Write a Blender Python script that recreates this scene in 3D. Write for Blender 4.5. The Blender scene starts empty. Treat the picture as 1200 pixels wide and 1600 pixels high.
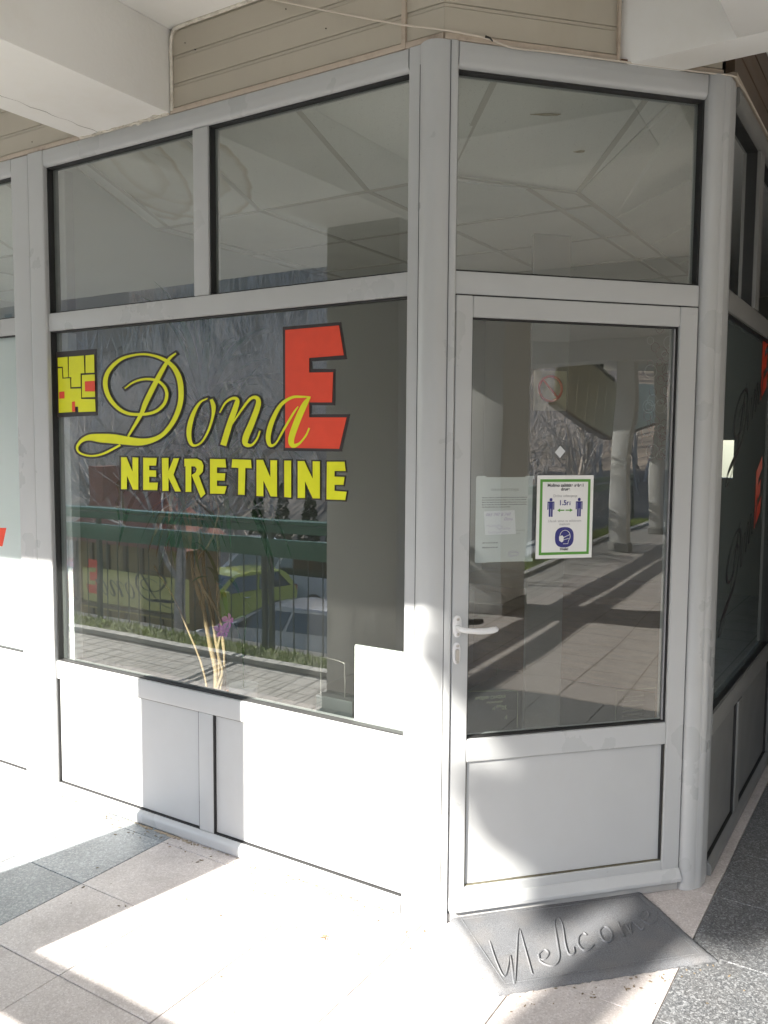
import bpy, bmesh, math, random
from mathutils import Vector, Matrix
from mathutils.geometry import tessellate_polygon
random.seed(7)
S = bpy.context.scene
COL = S.collection
R_ = math.radians

# ------------------------------------------------------------------ camera
CAMP = (1.3159, -2.4108, 1.6)
yaw, pit, rol = R_(-32.2803), R_(-4.5943), R_(0.4181)
Fw = Vector((math.sin(yaw)*math.cos(pit), math.cos(yaw)*math.cos(pit), math.sin(pit)))
Rt = Vector((math.cos(yaw), -math.sin(yaw), 0)); Up = Rt.cross(Fw)
Rr = Rt*math.cos(rol)+Up*math.sin(rol); Ur = -Rt*math.sin(rol)+Up*math.cos(rol)
cam = bpy.data.objects.new('camera', bpy.data.cameras.new('camera'))
COL.objects.link(cam)
cam.matrix_world = Matrix(((Rr.x,Ur.x,-Fw.x,CAMP[0]),(Rr.y,Ur.y,-Fw.y,CAMP[1]),(Rr.z,Ur.z,-Fw.z,CAMP[2]),(0,0,0,1)))
cam.data.sensor_fit = 'HORIZONTAL'; cam.data.sensor_width = 36
cam.data.lens = 1338.18/1200*36
cam.data.clip_start = .05; cam.data.clip_end = 2000
S.camera = cam
# ------------------------------------------------------------------ light
SUN_EL, SUN_AZ = R_(28.8), R_(189.5)
W = bpy.data.worlds.new('World'); S.world = W; W.use_nodes = True
nt = W.node_tree; bg = nt.nodes['Background']
sky = nt.nodes.new('ShaderNodeTexSky'); sky.sky_type = 'NISHITA'; sky.sun_disc = False
sky.sun_elevation = SUN_EL; sky.sun_rotation = SUN_AZ
nt.links.new(sky.outputs[0], bg.inputs[0]); bg.inputs[1].default_value = .15
sl = bpy.data.lights.new('sun', 'SUN'); sl.energy = 4.6; sl.angle = R_(.53); sl.color = (1,.955,.88)
so = bpy.data.objects.new('sun', sl); COL.objects.link(so)
sd = Vector((math.sin(SUN_AZ)*math.cos(SUN_EL), math.cos(SUN_AZ)*math.cos(SUN_EL), math.sin(SUN_EL)))
so.rotation_euler = sd.to_track_quat('Z','Y').to_euler(); so.location = (0,-20,20)
S.view_settings.view_transform = 'Standard'; S.view_settings.look = 'None'
S.view_settings.exposure = 2.12; S.view_settings.gamma = 1
S.render.engine = 'CYCLES'
S.cycles.use_denoising = True
S.cycles.max_bounces = 10; S.cycles.diffuse_bounces = 6; S.cycles.glossy_bounces = 4
S.cycles.transparent_max_bounces = 24; S.cycles.sample_clamp_indirect = 6
S.cycles.caustics_reflective = False; S.cycles.caustics_refractive = False

# ------------------------------------------------------------------ helpers
AL = R_(47.0609); cA, sA = math.cos(AL), math.sin(AL)
class Fr:
    def __init__(s, o, u, v): s.o, s.u, s.v = o, u, v
    def __call__(s, a, b, z): return (s.o[0]+s.u[0]*a+s.v[0]*b, s.o[1]+s.u[1]*a+s.v[1]*b, z)
L = Fr((0,0),(1,0),(0,1))
D = Fr((0,0),(cA,sA),(-sA,cA))
RX = .70
RF = Fr((RX,0),(0,1),(-1,0))
WD = Fr((0,0),(1,0),(0,1))

def mesh_obj(name, verts, faces, mat, parent=None, smooth=None, mats=None, fm=None):
    me = bpy.data.meshes.new(name); me.from_pydata([tuple(v) for v in verts], [], faces)
    for m in (mats or [mat]): me.materials.append(m)
    if fm:
        for i, k in enumerate(fm): me.polygons[i].material_index = k
    me.update()
    if smooth is not None: smoothen(me, smooth)
    o = bpy.data.objects.new(name, me); COL.objects.link(o)
    if parent: o.parent = parent
    return o
def smoothen(me, ang):
    for p in me.polygons: p.use_smooth = True
    me.set_sharp_from_angle(angle=R_(ang))
def bm_obj(name, bm, mat, parent=None, smooth=40):
    bmesh.ops.recalc_face_normals(bm, faces=bm.faces)
    me = bpy.data.meshes.new(name); bm.to_mesh(me); bm.free()
    me.materials.append(mat)
    if smooth: smoothen(me, smooth)
    o = bpy.data.objects.new(name, me); COL.objects.link(o)
    if parent: o.parent = parent
    return o
BF = [(0,3,2,1),(4,5,6,7),(0,1,5,4),(1,2,6,5),(2,3,7,6),(3,0,4,7)]
def bverts(f, a0, a1, b0, b1, z0, z1):
    return [f(a0,b0,z0),f(a1,b0,z0),f(a1,b1,z0),f(a0,b1,z0),f(a0,b0,z1),f(a1,b0,z1),f(a1,b1,z1),f(a0,b1,z1)]
def box(name, f, a0, a1, b0, b1, z0, z1, mat, parent=None, bev=0, seg=2):
    if not bev: return mesh_obj(name, bverts(f,a0,a1,b0,b1,z0,z1), BF, mat, parent)
    bm = bmesh.new(); vs = [bm.verts.new(v) for v in bverts(f,a0,a1,b0,b1,z0,z1)]
    for q in BF: bm.faces.new([vs[i] for i in q])
    bmesh.ops.bevel(bm, geom=bm.edges[:], offset=bev, segments=seg, affect='EDGES', profile=.6)
    return bm_obj(name, bm, mat, parent)
def boxes(name, f, lst, mat, parent=None):
    V, Fc = [], []
    for b in lst:
        n = len(V); V += bverts(f,*b); Fc += [tuple(i+n for i in q) for q in BF]
    return mesh_obj(name, V, Fc, mat, parent)
def prism(name, f, prof, a0, a1, mat, parent=None, smooth=35):
    """profile in (b,z), extruded along the frame's a axis"""
    n = len(prof); V = [f(a0,b,z) for b,z in prof]+[f(a1,b,z) for b,z in prof]
    Fc = [(i,(i+1)%n,n+(i+1)%n,n+i) for i in range(n)]+[tuple(range(n))[::-1], tuple(range(n,2*n))]
    bm = bmesh.new(); vs = [bm.verts.new(v) for v in V]
    for q in Fc: bm.faces.new([vs[i] for i in q])
    return bm_obj(name, bm, mat, parent, smooth)
def vprism(name, plan, z0, z1, mat, parent=None, smooth=35):
    n = len(plan); V = [(x,y,z0) for x,y in plan]+[(x,y,z1) for x,y in plan]
    Fc = [(i,(i+1)%n,n+(i+1)%n,n+i) for i in range(n)]+[tuple(range(n))[::-1], tuple(range(n,2*n))]
    bm = bmesh.new(); vs = [bm.verts.new(v) for v in V]
    for q in Fc: bm.faces.new([vs[i] for i in q])
    return bm_obj(name, bm, mat, parent, smooth)
def roundpoly(pts, rads, seg=6):
    out = []; n = len(pts)
    for i in range(n):
        p = Vector(pts[i]); a = Vector(pts[i-1]); c = Vector(pts[(i+1)%n]); r = rads[i]
        if r <= 0: out.append(tuple(p)); continue
        d1 = (a-p).normalized(); d2 = (c-p).normalized()
        ang = d1.angle(d2); t = min(r/math.tan(ang/2), (a-p).length*.49, (c-p).length*.49)
        s, e = p+d1*t, p+d2*t
        for k in range(seg+1):
            q = k/seg; out.append(tuple(s*(1-q)**2+p*2*q*(1-q)+e*q*q))
    return out
def tube_data(pts, rad, n=8, V=None, Fc=None):
    V = [] if V is None else V; Fc = [] if Fc is None else Fc
    pts = [Vector(p) for p in pts]
    if not hasattr(rad,'__len__'): rad = [rad]*len(pts)
    base = len(V); prev = None
    for i, p in enumerate(pts):
        t = (pts[min(i+1,len(pts)-1)]-pts[max(i-1,0)]).normalized()
        if prev is None:
            x = t.orthogonal().normalized()
        else:
            x = prev - t*prev.dot(t); x = x.normalized() if x.length > 1e-6 else t.orthogonal().normalized()
        prev = x; y = t.cross(x)
        for k in range(n):
            a = 2*math.pi*k/n; V.append(tuple(p+(x*math.cos(a)+y*math.sin(a))*rad[i]))
    for i in range(len(pts)-1):
        for k in range(n):
            a = base+i*n+k; b = base+i*n+(k+1)%n
            Fc.append((a,b,b+n,a+n))
    Fc.append(tuple(base+k for k in range(n))[::-1]); e = base+(len(pts)-1)*n
    Fc.append(tuple(e+k for k in range(n)))
    return V, Fc
def tube(name, pts, rad, mat, parent=None, n=8):
    V, Fc = tube_data(pts, rad, n); return mesh_obj(name, V, Fc, mat, parent, smooth=60)
def catmull(P, n=6):
    P = [Vector(p) for p in P]; E = [P[0]*2-P[1]]+P+[P[-1]*2-P[-2]]; out = []
    for i in range(1, len(E)-2):
        a,b,c,d = E[i-1:i+3]
        for k in range(n):
            t = k/n; out.append((b*2+(c-a)*t+(a*2-b*5+c*4-d)*t*t+(b*3-a-c*3+d)*t**3)*.5)
    out.append(P[-1]); return out
def tag(o, label, cat, group=None):
    o['label'] = label; o['category'] = cat
    if group: o['group'] = group
    return o
def struct(o): o['kind'] = 'structure'; return o
def stuff(o): o['kind'] = 'stuff'; return o
def thing(name, label, cat, loc=(0,0,0), group=None):
    o = bpy.data.objects.new(name, None); COL.objects.link(o); o.location = loc
    o.empty_display_size = .1
    return tag(o, label, cat, group)
def shift(o, root):
    """keep a child's world place when its parent empty is not at the origin"""
    o.parent = root; o.location = Vector(o.location)-root.location; return o
def dup(o, parent=None, loc=None, rz=None, sc=None):
    c = o.copy(); COL.objects.link(c); c.parent = parent
    if loc: c.location = loc
    if rz is not None: c.rotation_euler = (0,0,rz)
    if sc: c.scale = (sc,sc,sc)
    for ch in list(o.children): dup(ch, c)
    return c

# ------------------------------------------------------------------ materials
def newmat(name):
    m = bpy.data.materials.new(name); m.use_nodes = True
    n = m.node_tree; b = n.nodes['Principled BSDF']; return m, n, b
def N(n, t, **kw):
    x = n.nodes.new(t)
    for k, v in kw.items(): setattr(x, k, v)
    return x
def ramp(n, stops, fac=None, interp='LINEAR'):
    r = N(n,'ShaderNodeValToRGB'); r.color_ramp.interpolation = interp
    e = r.color_ramp.elements
    while len(e) < len(stops): e.new(.5)
    for i, (p, c) in enumerate(stops):
        e[i].position = p; e[i].color = (*c,1) if len(c) == 3 else c
    if fac: n.links.new(fac, r.inputs[0])
    return r
def mixc(n, a, b, fac, mode='MIX'):
    m = N(n,'ShaderNodeMix', data_type='RGBA', blend_type=mode)
    for i, v in ((0,fac),(6,a),(7,b)):
        if hasattr(v,'is_output') or hasattr(v,'links'): n.links.new(v, m.inputs[i])
        elif i == 0: m.inputs[0].default_value = v
        else: m.inputs[i].default_value = (*v,1)
    return m.outputs[2]
def mat(name, col, rough=.5, metal=0, var=.06, vscale=6, bump=0, bscale=60, dirt=0, dirtcol=(.12,.10,.07), spec=.5, stretch=(1,1,1), dscale=3):
    m, n, b = newmat(name)
    g = N(n,'ShaderNodeNewGeometry'); mp = N(n,'ShaderNodeMapping'); mp.inputs['Scale'].default_value = stretch
    n.links.new(g.outputs['Position'], mp.inputs[0])
    nz = N(n,'ShaderNodeTexNoise'); nz.inputs['Scale'].default_value = vscale; nz.inputs['Detail'].default_value = 6
    n.links.new(mp.outputs[0], nz.inputs['Vector'])
    lo = tuple(max(0,c*(1-var)) for c in col); hi = tuple(min(1,c*(1+var)) for c in col)
    r = ramp(n, [(.3,lo),(.7,hi)], nz.outputs['Fac']); out = r.outputs[0]
    if dirt:
        n2 = N(n,'ShaderNodeTexNoise'); n2.inputs['Scale'].default_value = dscale; n2.inputs['Detail'].default_value = 9; n2.inputs['Roughness'].default_value = .65
        n.links.new(mp.outputs[0], n2.inputs['Vector'])
        r2 = ramp(n, [(.5,(0,0,0)),(.78,(dirt,)*3)], n2.outputs['Fac'])
        out = mixc(n, out, dirtcol, r2.outputs[0])
    n.links.new(out, b.inputs['Base Color'])
    rr = ramp(n, [(.3,(rough*.85,)*3),(.7,(min(1,rough*1.15),)*3)], nz.outputs['Fac'])
    n.links.new(rr.outputs[0], b.inputs['Roughness'])
    b.inputs['Metallic'].default_value = metal; b.inputs['Specular IOR Level'].default_value = spec
    if bump:
        n3 = N(n,'ShaderNodeTexNoise'); n3.inputs['Scale'].default_value = bscale; n3.inputs['Detail'].default_value = 4
        n.links.new(mp.outputs[0], n3.inputs['Vector'])
        bp = N(n,'ShaderNodeBump'); bp.inputs['Strength'].default_value = bump; bp.inputs['Distance'].default_value = .004
        n.links.new(n3.outputs['Fac'], bp.inputs['Height']); n.links.new(bp.outputs[0], b.inputs['Normal'])
    return m
def terrazzo(name, base, chips, scale=170, rough=.45, tilevar=.12, grid=None, grout=(.2,.18,.16), dirt=.25):
    m, n, b = newmat(name)
    g = N(n,'ShaderNodeNewGeometry'); pos = g.outputs['Position']
    v = N(n,'ShaderNodeTexVoronoi'); v.inputs['Scale'].default_value = scale; n.links.new(pos, v.inputs['Vector'])
    sep = N(n,'ShaderNodeSeparateColor'); n.links.new(v.outputs['Color'], sep.inputs[0])
    st = [(0,base)]; k = .45
    for c in chips: st.append((k,c)); k += .5/len(chips)
    r = ramp(n, st, sep.outputs[0], 'CONSTANT')
    v2 = N(n,'ShaderNodeTexVoronoi'); v2.inputs['Scale'].default_value = scale*2.3; n.links.new(pos, v2.inputs['Vector'])
    s2 = N(n,'ShaderNodeSeparateColor'); n.links.new(v2.outputs['Color'], s2.inputs[0])
    r2 = ramp(n, [(0,base)]+[(.55+.4*i/len(chips),c) for i,c in enumerate(chips)], s2.outputs[1], 'CONSTANT')
    out = mixc(n, r.outputs[0], r2.outputs[0], .45)
    oi = N(n,'ShaderNodeObjectInfo'); tr = ramp(n, [(0,(1-tilevar,)*3),(1,(1+tilevar*.5,)*3)], oi.outputs['Random'])
    out = mixc(n, out, tr.outputs[0], 1.0, 'MULTIPLY')
    nz = N(n,'ShaderNodeTexNoise'); nz.inputs['Scale'].default_value = 4; nz.inputs['Detail'].default_value = 8; nz.inputs['Roughness'].default_value = .7
    n.links.new(pos, nz.inputs['Vector'])
    d = ramp(n, [(.45,(0,0,0)),(.8,(dirt,)*3)], nz.outputs['Fac']); out = mixc(n, out, (.16,.14,.12), d.outputs[0])
    if grid:
        br = N(n,'ShaderNodeTexBrick'); br.offset = 0; br.inputs['Scale'].default_value = 1
        br.inputs['Brick Width'].default_value = grid; br.inputs['Row Height'].default_value = grid
        br.inputs['Mortar Size'].default_value = .006; br.inputs['Color1'].default_value = (0,0,0,1); br.inputs['Color2'].default_value = (.25,.25,.25,1); br.inputs['Mortar'].default_value = (1,1,1,1)
        n.links.new(pos, br.inputs['Vector']); out = mixc(n, out, grout, br.outputs['Fac'])
    n.links.new(out, b.inputs['Base Color'])
    rr = ramp(n, [(.3,(rough*.8,)*3),(.75,(rough*1.3,)*3)], nz.outputs['Fac']); n.links.new(rr.outputs[0], b.inputs['Roughness'])
    bp = N(n,'ShaderNodeBump'); bp.inputs['Strength'].default_value = .12; bp.inputs['Distance'].default_value = .002
    n.links.new(sep.outputs[1], bp.inputs['Height']); n.links.new(bp.outputs[0], b.inputs['Normal'])
    return m
def glass_front(name, refl=3.0, tint=(.86,.9,.88), wave=.0, wscale=3, film=None):
    m = bpy.data.materials.new(name); m.use_nodes = True; n = m.node_tree
    n.nodes.remove(n.nodes['Principled BSDF']); out = n.nodes['Material Output']
    lw = N(n,'ShaderNodeLayerWeight'); lw.inputs[0].default_value = .5
    pw = N(n,'ShaderNodeMath', operation='POWER'); pw.inputs[1].default_value = 5; n.links.new(lw.outputs['Facing'], pw.inputs[0])
    fr = N(n,'ShaderNodeMath', operation='MULTIPLY_ADD'); fr.inputs[1].default_value = .96; fr.inputs[2].default_value = .04; n.links.new(pw.outputs[0], fr.inputs[0])
    mu = N(n,'ShaderNodeMath', operation='MULTIPLY', use_clamp=True); mu.inputs[1].default_value = refl
    n.links.new(fr.outputs[0], mu.inputs[0])
    tr = N(n,'ShaderNodeBsdfTransparent'); tr.inputs[0].default_value = (*tint,1)
    gl = N(n,'ShaderNodeBsdfGlossy'); gl.inputs['Roughness'].default_value = .004; gl.inputs[0].default_value = (.95,.97,.96,1)
    if wave:
        g = N(n,'ShaderNodeNewGeometry'); nz = N(n,'ShaderNodeTexNoise'); nz.inputs['Scale'].default_value = wscale; nz.inputs['Detail'].default_value = 1
        n.links.new(g.outputs['Position'], nz.inputs['Vector'])
        bp = N(n,'ShaderNodeBump'); bp.inputs['Strength'].default_value = 1; bp.inputs['Distance'].default_value = wave
        n.links.new(nz.outputs['Fac'], bp.inputs['Height']); n.links.new(bp.outputs[0], gl.inputs['Normal'])
    base = tr.outputs[0]
    if film:
        df = N(n,'ShaderNodeBsdfDiffuse'); df.inputs[0].default_value = (*film[0],1)
        tl = N(n,'ShaderNodeBsdfTranslucent'); tl.inputs[0].default_value = (*film[0],1)
        m1 = N(n,'ShaderNodeMixShader'); m1.inputs[0].default_value = .4
        n.links.new(df.outputs[0], m1.inputs[1]); n.links.new(tl.outputs[0], m1.inputs[2])
        m2 = N(n,'ShaderNodeMixShader'); m2.inputs[0].default_value = film[1]
        n.links.new(base, m2.inputs[1]); n.links.new(m1.outputs[0], m2.inputs[2]); base = m2.outputs[0]
    else:
        # thin dust film with streaks
        g2 = N(n,'ShaderNodeNewGeometry'); mp = N(n,'ShaderNodeMapping'); mp.inputs['Scale'].default_value = (9,9,1.6)
        n.links.new(g2.outputs['Position'], mp.inputs[0])
        n2 = N(n,'ShaderNodeTexNoise'); n2.inputs['Scale'].default_value = 1.5; n2.inputs['Detail'].default_value = 8; n2.inputs['Roughness'].default_value = .7
        n.links.new(mp.outputs[0], n2.inputs['Vector'])
        r = ramp(n, [(.35,(.008,)*3),(.8,(.04,)*3)], n2.outputs['Fac'])
        df = N(n,'ShaderNodeBsdfDiffuse'); df.inputs[0].default_value = (.55,.54,.5,1)
        m2 = N(n,'ShaderNodeMixShader'); n.links.new(r.outputs[0], m2.inputs[0])
        n.links.new(base, m2.inputs[1]); n.links.new(df.outputs[0], m2.inputs[2]); base = m2.outputs[0]
    mx = N(n,'ShaderNodeMixShader'); n.links.new(mu.outputs[0], mx.inputs[0])
    n.links.new(base, mx.inputs[1]); n.links.new(gl.outputs[0], mx.inputs[2]); n.links.new(mx.outputs[0], out.inputs[0])
    return m
def clearmat(name, tint):
    m = bpy.data.materials.new(name); m.use_nodes = True; n = m.node_tree
    n.nodes.remove(n.nodes['Principled BSDF']); tr = N(n,'ShaderNodeBsdfTransparent'); tr.inputs[0].default_value = (*tint,1)
    n.links.new(tr.outputs[0], n.nodes['Material Output'].inputs[0]); return m

M = {}
M['alu'] = mat('powder_coated_aluminium', (.465,.475,.475), .30, var=.03, vscale=4, dirt=.05, dirtcol=(.34,.31,.26), dscale=7, bump=.03, bscale=300)
M['panel'] = mat('aluminium_panel', (.475,.485,.485), .40, var=.04, vscale=3, dirt=.22, dirtcol=(.33,.31,.28))
M['alu_shaded'] = mat('aluminium_shaded', (.22,.22,.21), .4, var=.04)  # same frame aluminium, with the shade put into a darker colour
M['rubber'] = mat('black_gasket', (.018,.018,.018), .6, var=.2)
M['seal'] = mat('olive_gasket', (.12,.11,.075), .8, var=.3, vscale=60)
M['siding'] = mat('beige_siding', (.46,.42,.345), .5, var=.05, vscale=3, dirt=.35, dirtcol=(.30,.25,.18), stretch=(1,1,.35))
M['siding_brown'] = mat('brown_siding', (.105,.07,.045), .5, var=.2, vscale=12, stretch=(1,.15,1))
M['trim'] = mat('beige_trim', (.50,.42,.34), .5, var=.08, vscale=14, dirt=.6, dirtcol=(.13,.08,.05), dscale=14)
M['rust'] = mat('rusty_strip', (.13,.06,.035), .85, var=.5, vscale=50, bump=.5, bscale=160)
M['white_wall'] = mat('white_plaster', (.82,.815,.79), .8, var=.02, vscale=2, bump=.16, bscale=70, dirt=.30, dirtcol=(.62,.57,.47), dscale=2.5)
M['caulk'] = mat('crumbling_caulk', (.70,.66,.58), .9, var=.15, vscale=60, bump=.5, bscale=140, dirt=.8, dirtcol=(.2,.15,.1), dscale=30)
M['grout'] = mat('grout', (.27,.25,.23), .9, var=.2, vscale=30)
M['tz_pink'] = terrazzo('pink_terrazzo', (.585,.535,.51), [(.67,.63,.60),(.47,.42,.40),(.74,.70,.68),(.53,.48,.46)], 190, .5, dirt=.42)
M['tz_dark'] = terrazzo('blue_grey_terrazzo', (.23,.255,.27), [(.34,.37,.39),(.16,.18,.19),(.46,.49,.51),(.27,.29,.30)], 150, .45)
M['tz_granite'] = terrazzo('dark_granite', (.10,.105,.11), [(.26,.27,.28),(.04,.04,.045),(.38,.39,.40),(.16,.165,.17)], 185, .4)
M['tz_far'] = terrazzo('walkway_terrazzo', (.42,.385,.365), [(.50,.46,.44),(.33,.30,.28),(.56,.53,.51)], 120, .5, grid=.39)
M['mat'] = None
# door mat carpet
def carpet(name, col):
    m, n, b = newmat(name); g = N(n,'ShaderNodeNewGeometry')
    nz = N(n,'ShaderNodeTexNoise'); nz.inputs['Scale'].default_value = 420; nz.inputs['Detail'].default_value = 3; n.links.new(g.outputs['Position'], nz.inputs['Vector'])
    n2 = N(n,'ShaderNodeTexNoise'); n2.inputs['Scale'].default_value = 9; n2.inputs['Detail'].default_value = 7; n.links.new(g.outputs['Position'], n2.inputs['Vector'])
    r = ramp(n, [(.3,tuple(c*.62 for c in col)),(.7,tuple(c*1.4 for c in col))], nz.outputs['Fac'])
    d = ramp(n, [(.45,(0,0,0)),(.75,(.35,)*3)], n2.outputs['Fac'])
    n.links.new(mixc(n, r.outputs[0], (.26,.24,.22), d.outputs[0]), b.inputs['Base Color'])
    b.inputs['Roughness'].default_value = .95; b.inputs['Specular IOR Level'].default_value = .15
    bp = N(n,'ShaderNodeBump'); bp.inputs['Strength'].default_value = .7; bp.inputs['Distance'].default_value = .003
    n.links.new(nz.outputs['Fac'], bp.inputs['Height']); n.links.new(bp.outputs[0], b.inputs['Normal']); return m
M['mat'] = carpet('grey_carpet', (.165,.17,.18))
M['matline'] = carpet('grey_carpet_worn', (.10,.105,.115))
M['edge_glass'] = clearmat('pane_edge', (.93,.97,.95))
M['glass'] = glass_front('window_glass', 5.2, (.92,.935,.925), wave=.0006, wscale=2.2)
M['glass_top'] = glass_front('transom_glass', 4.6, (.97,.97,.965), wave=.0004, wscale=2.5)
M['glass_door'] = glass_front('door_glass', 3.6, (.86,.87,.865), wave=.0019, wscale=2.2)
M['glass_frost'] = glass_front('frosted_glass', 1.1, (.9,.95,.93), film=((.84,.94,.92),.96))
M['glass_frost_shaded'] = glass_front('frosted_glass_shaded', 1.0, (.9,.95,.93), film=((.16,.19,.19),.95))  # side bay's shade is put into this darker film colour
M['yellow'] = mat('yellow_vinyl', (.73,.74,.012), .4, var=.04, vscale=20)
M['red'] = mat('red_vinyl', (.76,.068,.028), .4, var=.04, vscale=20)
M['black'] = mat('black_vinyl', (.035,.028,.028), .45, var=.2)
M['paper'] = mat('white_paper', (.78,.78,.76), .8, var=.02)
M['plastic_paper'] = mat('laminated_paper', (.62,.64,.65), .35, var=.02)
M['note'] = mat('lined_note_paper', (.86,.84,.90), .8, var=.02)
M['green'] = mat('green_print', (.085,.30,.035), .4, var=.03)
M['blue'] = mat('blue_print', (.025,.025,.19), .4, var=.03)
M['ink'] = mat('black_print', (.05,.05,.055), .6, var=.1)
M['inkgrey'] = mat('grey_print', (.32,.32,.33), .6, var=.1)
M['pen'] = mat('violet_pen', (.38,.32,.52), .6, var=.1)
M['white_enamel'] = mat('white_enamel', (.74,.74,.735), .25, var=.03)
M['steel'] = mat('steel', (.55,.52,.48), .3, metal=1, var=.1)
M['wall_in'] = mat('interior_wall', (.50,.485,.43), .85, var=.04, vscale=2)
M['wall_green'] = mat('interior_partition', (.36,.385,.35), .85, var=.04, vscale=2)
M['floor_in'] = mat('interior_floor', (.24,.225,.21), .35, var=.1, vscale=5)
M['wood'] = mat('dark_wood', (.10,.06,.035), .4, var=.25, vscale=10, stretch=(1,1,6))
M['bark'] = mat('bark', (.34,.29,.25), .9, var=.4, vscale=9, bump=.5, bscale=40)
M['twig'] = mat('twigs', (.46,.41,.38), .9, var=.35, vscale=5)
M['cane'] = mat('dracaena_stem', (.30,.21,.12), .7, var=.25, vscale=50, stretch=(1,1,4))
M['leaf'] = mat('dracaena_leaf', (.055,.13,.045), .4, var=.35, vscale=7)
M['leafdry'] = mat('dry_leaf', (.25,.16,.07), .8, var=.3, vscale=20)
M['poplar'] = mat('poplar_leaf', (.07,.10,.03), .6, var=.3, vscale=6)
M['petal'] = mat('orchid_petal', (.62,.16,.46), .5, var=.2, vscale=30)
M['pot'] = mat('clay_pot', (.28,.12,.07), .8, var=.1)
M['conc'] = mat('concrete', (.40,.395,.38), .9, var=.10, vscale=4, bump=.2, bscale=50, dirt=.3, dirtcol=(.2,.18,.15))
M['col'] = mat('painted_column', (.50,.50,.475), .8, var=.04, vscale=3, bump=.15, bscale=80, dirt=.2, dirtcol=(.3,.28,.24))
M['railgreen'] = mat('green_rail_paint', (.02,.10,.065), .3, var=.1, vscale=8)
M['railbar'] = mat('dark_rail_bar', (.04,.05,.045), .5, var=.1)
M['asphalt'] = mat('asphalt', (.055,.055,.058), .85, var=.2, vscale=3, bump=.3, bscale=80)
M['kerb'] = mat('kerb_stone', (.36,.35,.33), .85, var=.1, vscale=6)
M['grass'] = mat('grass_blades', (.20,.26,.045), .8, var=.4, vscale=5)
M['soil'] = mat('soil', (.10,.12,.04), .95, var=.3, vscale=8)
M['hill'] = mat('winter_hillside', (.24,.19,.145), .95, var=.5, vscale=.35, dirt=.6, dirtcol=(.12,.115,.08), dscale=.12)
M['hedge'] = mat('evergreen', (.03,.055,.025), .7, var=.5, vscale=3)
M['rooftile'] = mat('red_brown_roof', (.24,.075,.05), .8, var=.2, vscale=6)
M['kioskwall'] = mat('kiosk_timber', (.26,.17,.07), .7, var=.2, vscale=6, stretch=(4,4,.4))
M['banner'] = mat('yellow_banner', (.50,.42,.13), .6, var=.08)
M['chrome'] = mat('chrome', (.7,.7,.7), .15, metal=1)
M['tyre'] = mat('tyre', (.02,.02,.02), .8)
M['carglass'] = mat('car_glass', (.015,.02,.022), .06, var=.1, spec=.8)
M['lamp_red'] = mat('tail_lamp', (.35,.01,.01), .2)
M['lamp_white'] = mat('head_lamp', (.75,.75,.72), .1)
for k, c in dict(silver=(.45,.46,.47), white=(.75,.75,.73), grey=(.30,.31,.33), lime=(.50,.55,.10), red=(.45,.03,.03), navy=(.03,.05,.12)).items():
    m = mat('car_paint_'+k, c, .22, metal=.35 if k in ('silver','grey') else 0, var=.03)
    m.node_tree.nodes['Principled BSDF'].inputs['Coat Weight'].default_value = .6; M['car_'+k] = m
M['brickwall'] = mat('apartment_render', (.42,.33,.27), .9, var=.1)
M['whitewall2'] = mat('apartment_white', (.66,.66,.64), .9, var=.06)
M['winglass'] = mat('apartment_window', (.03,.04,.05), .1)
M['cable'] = mat('cable_sheath', (.45,.36,.27), .6, var=.1)
M['beige_cord'] = mat('beige_cord', (.58,.52,.44), .6, var=.1)
M['lace'] = mat('red_lace', (.25,.09,.08), .8, var=.3, vscale=40)
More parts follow.
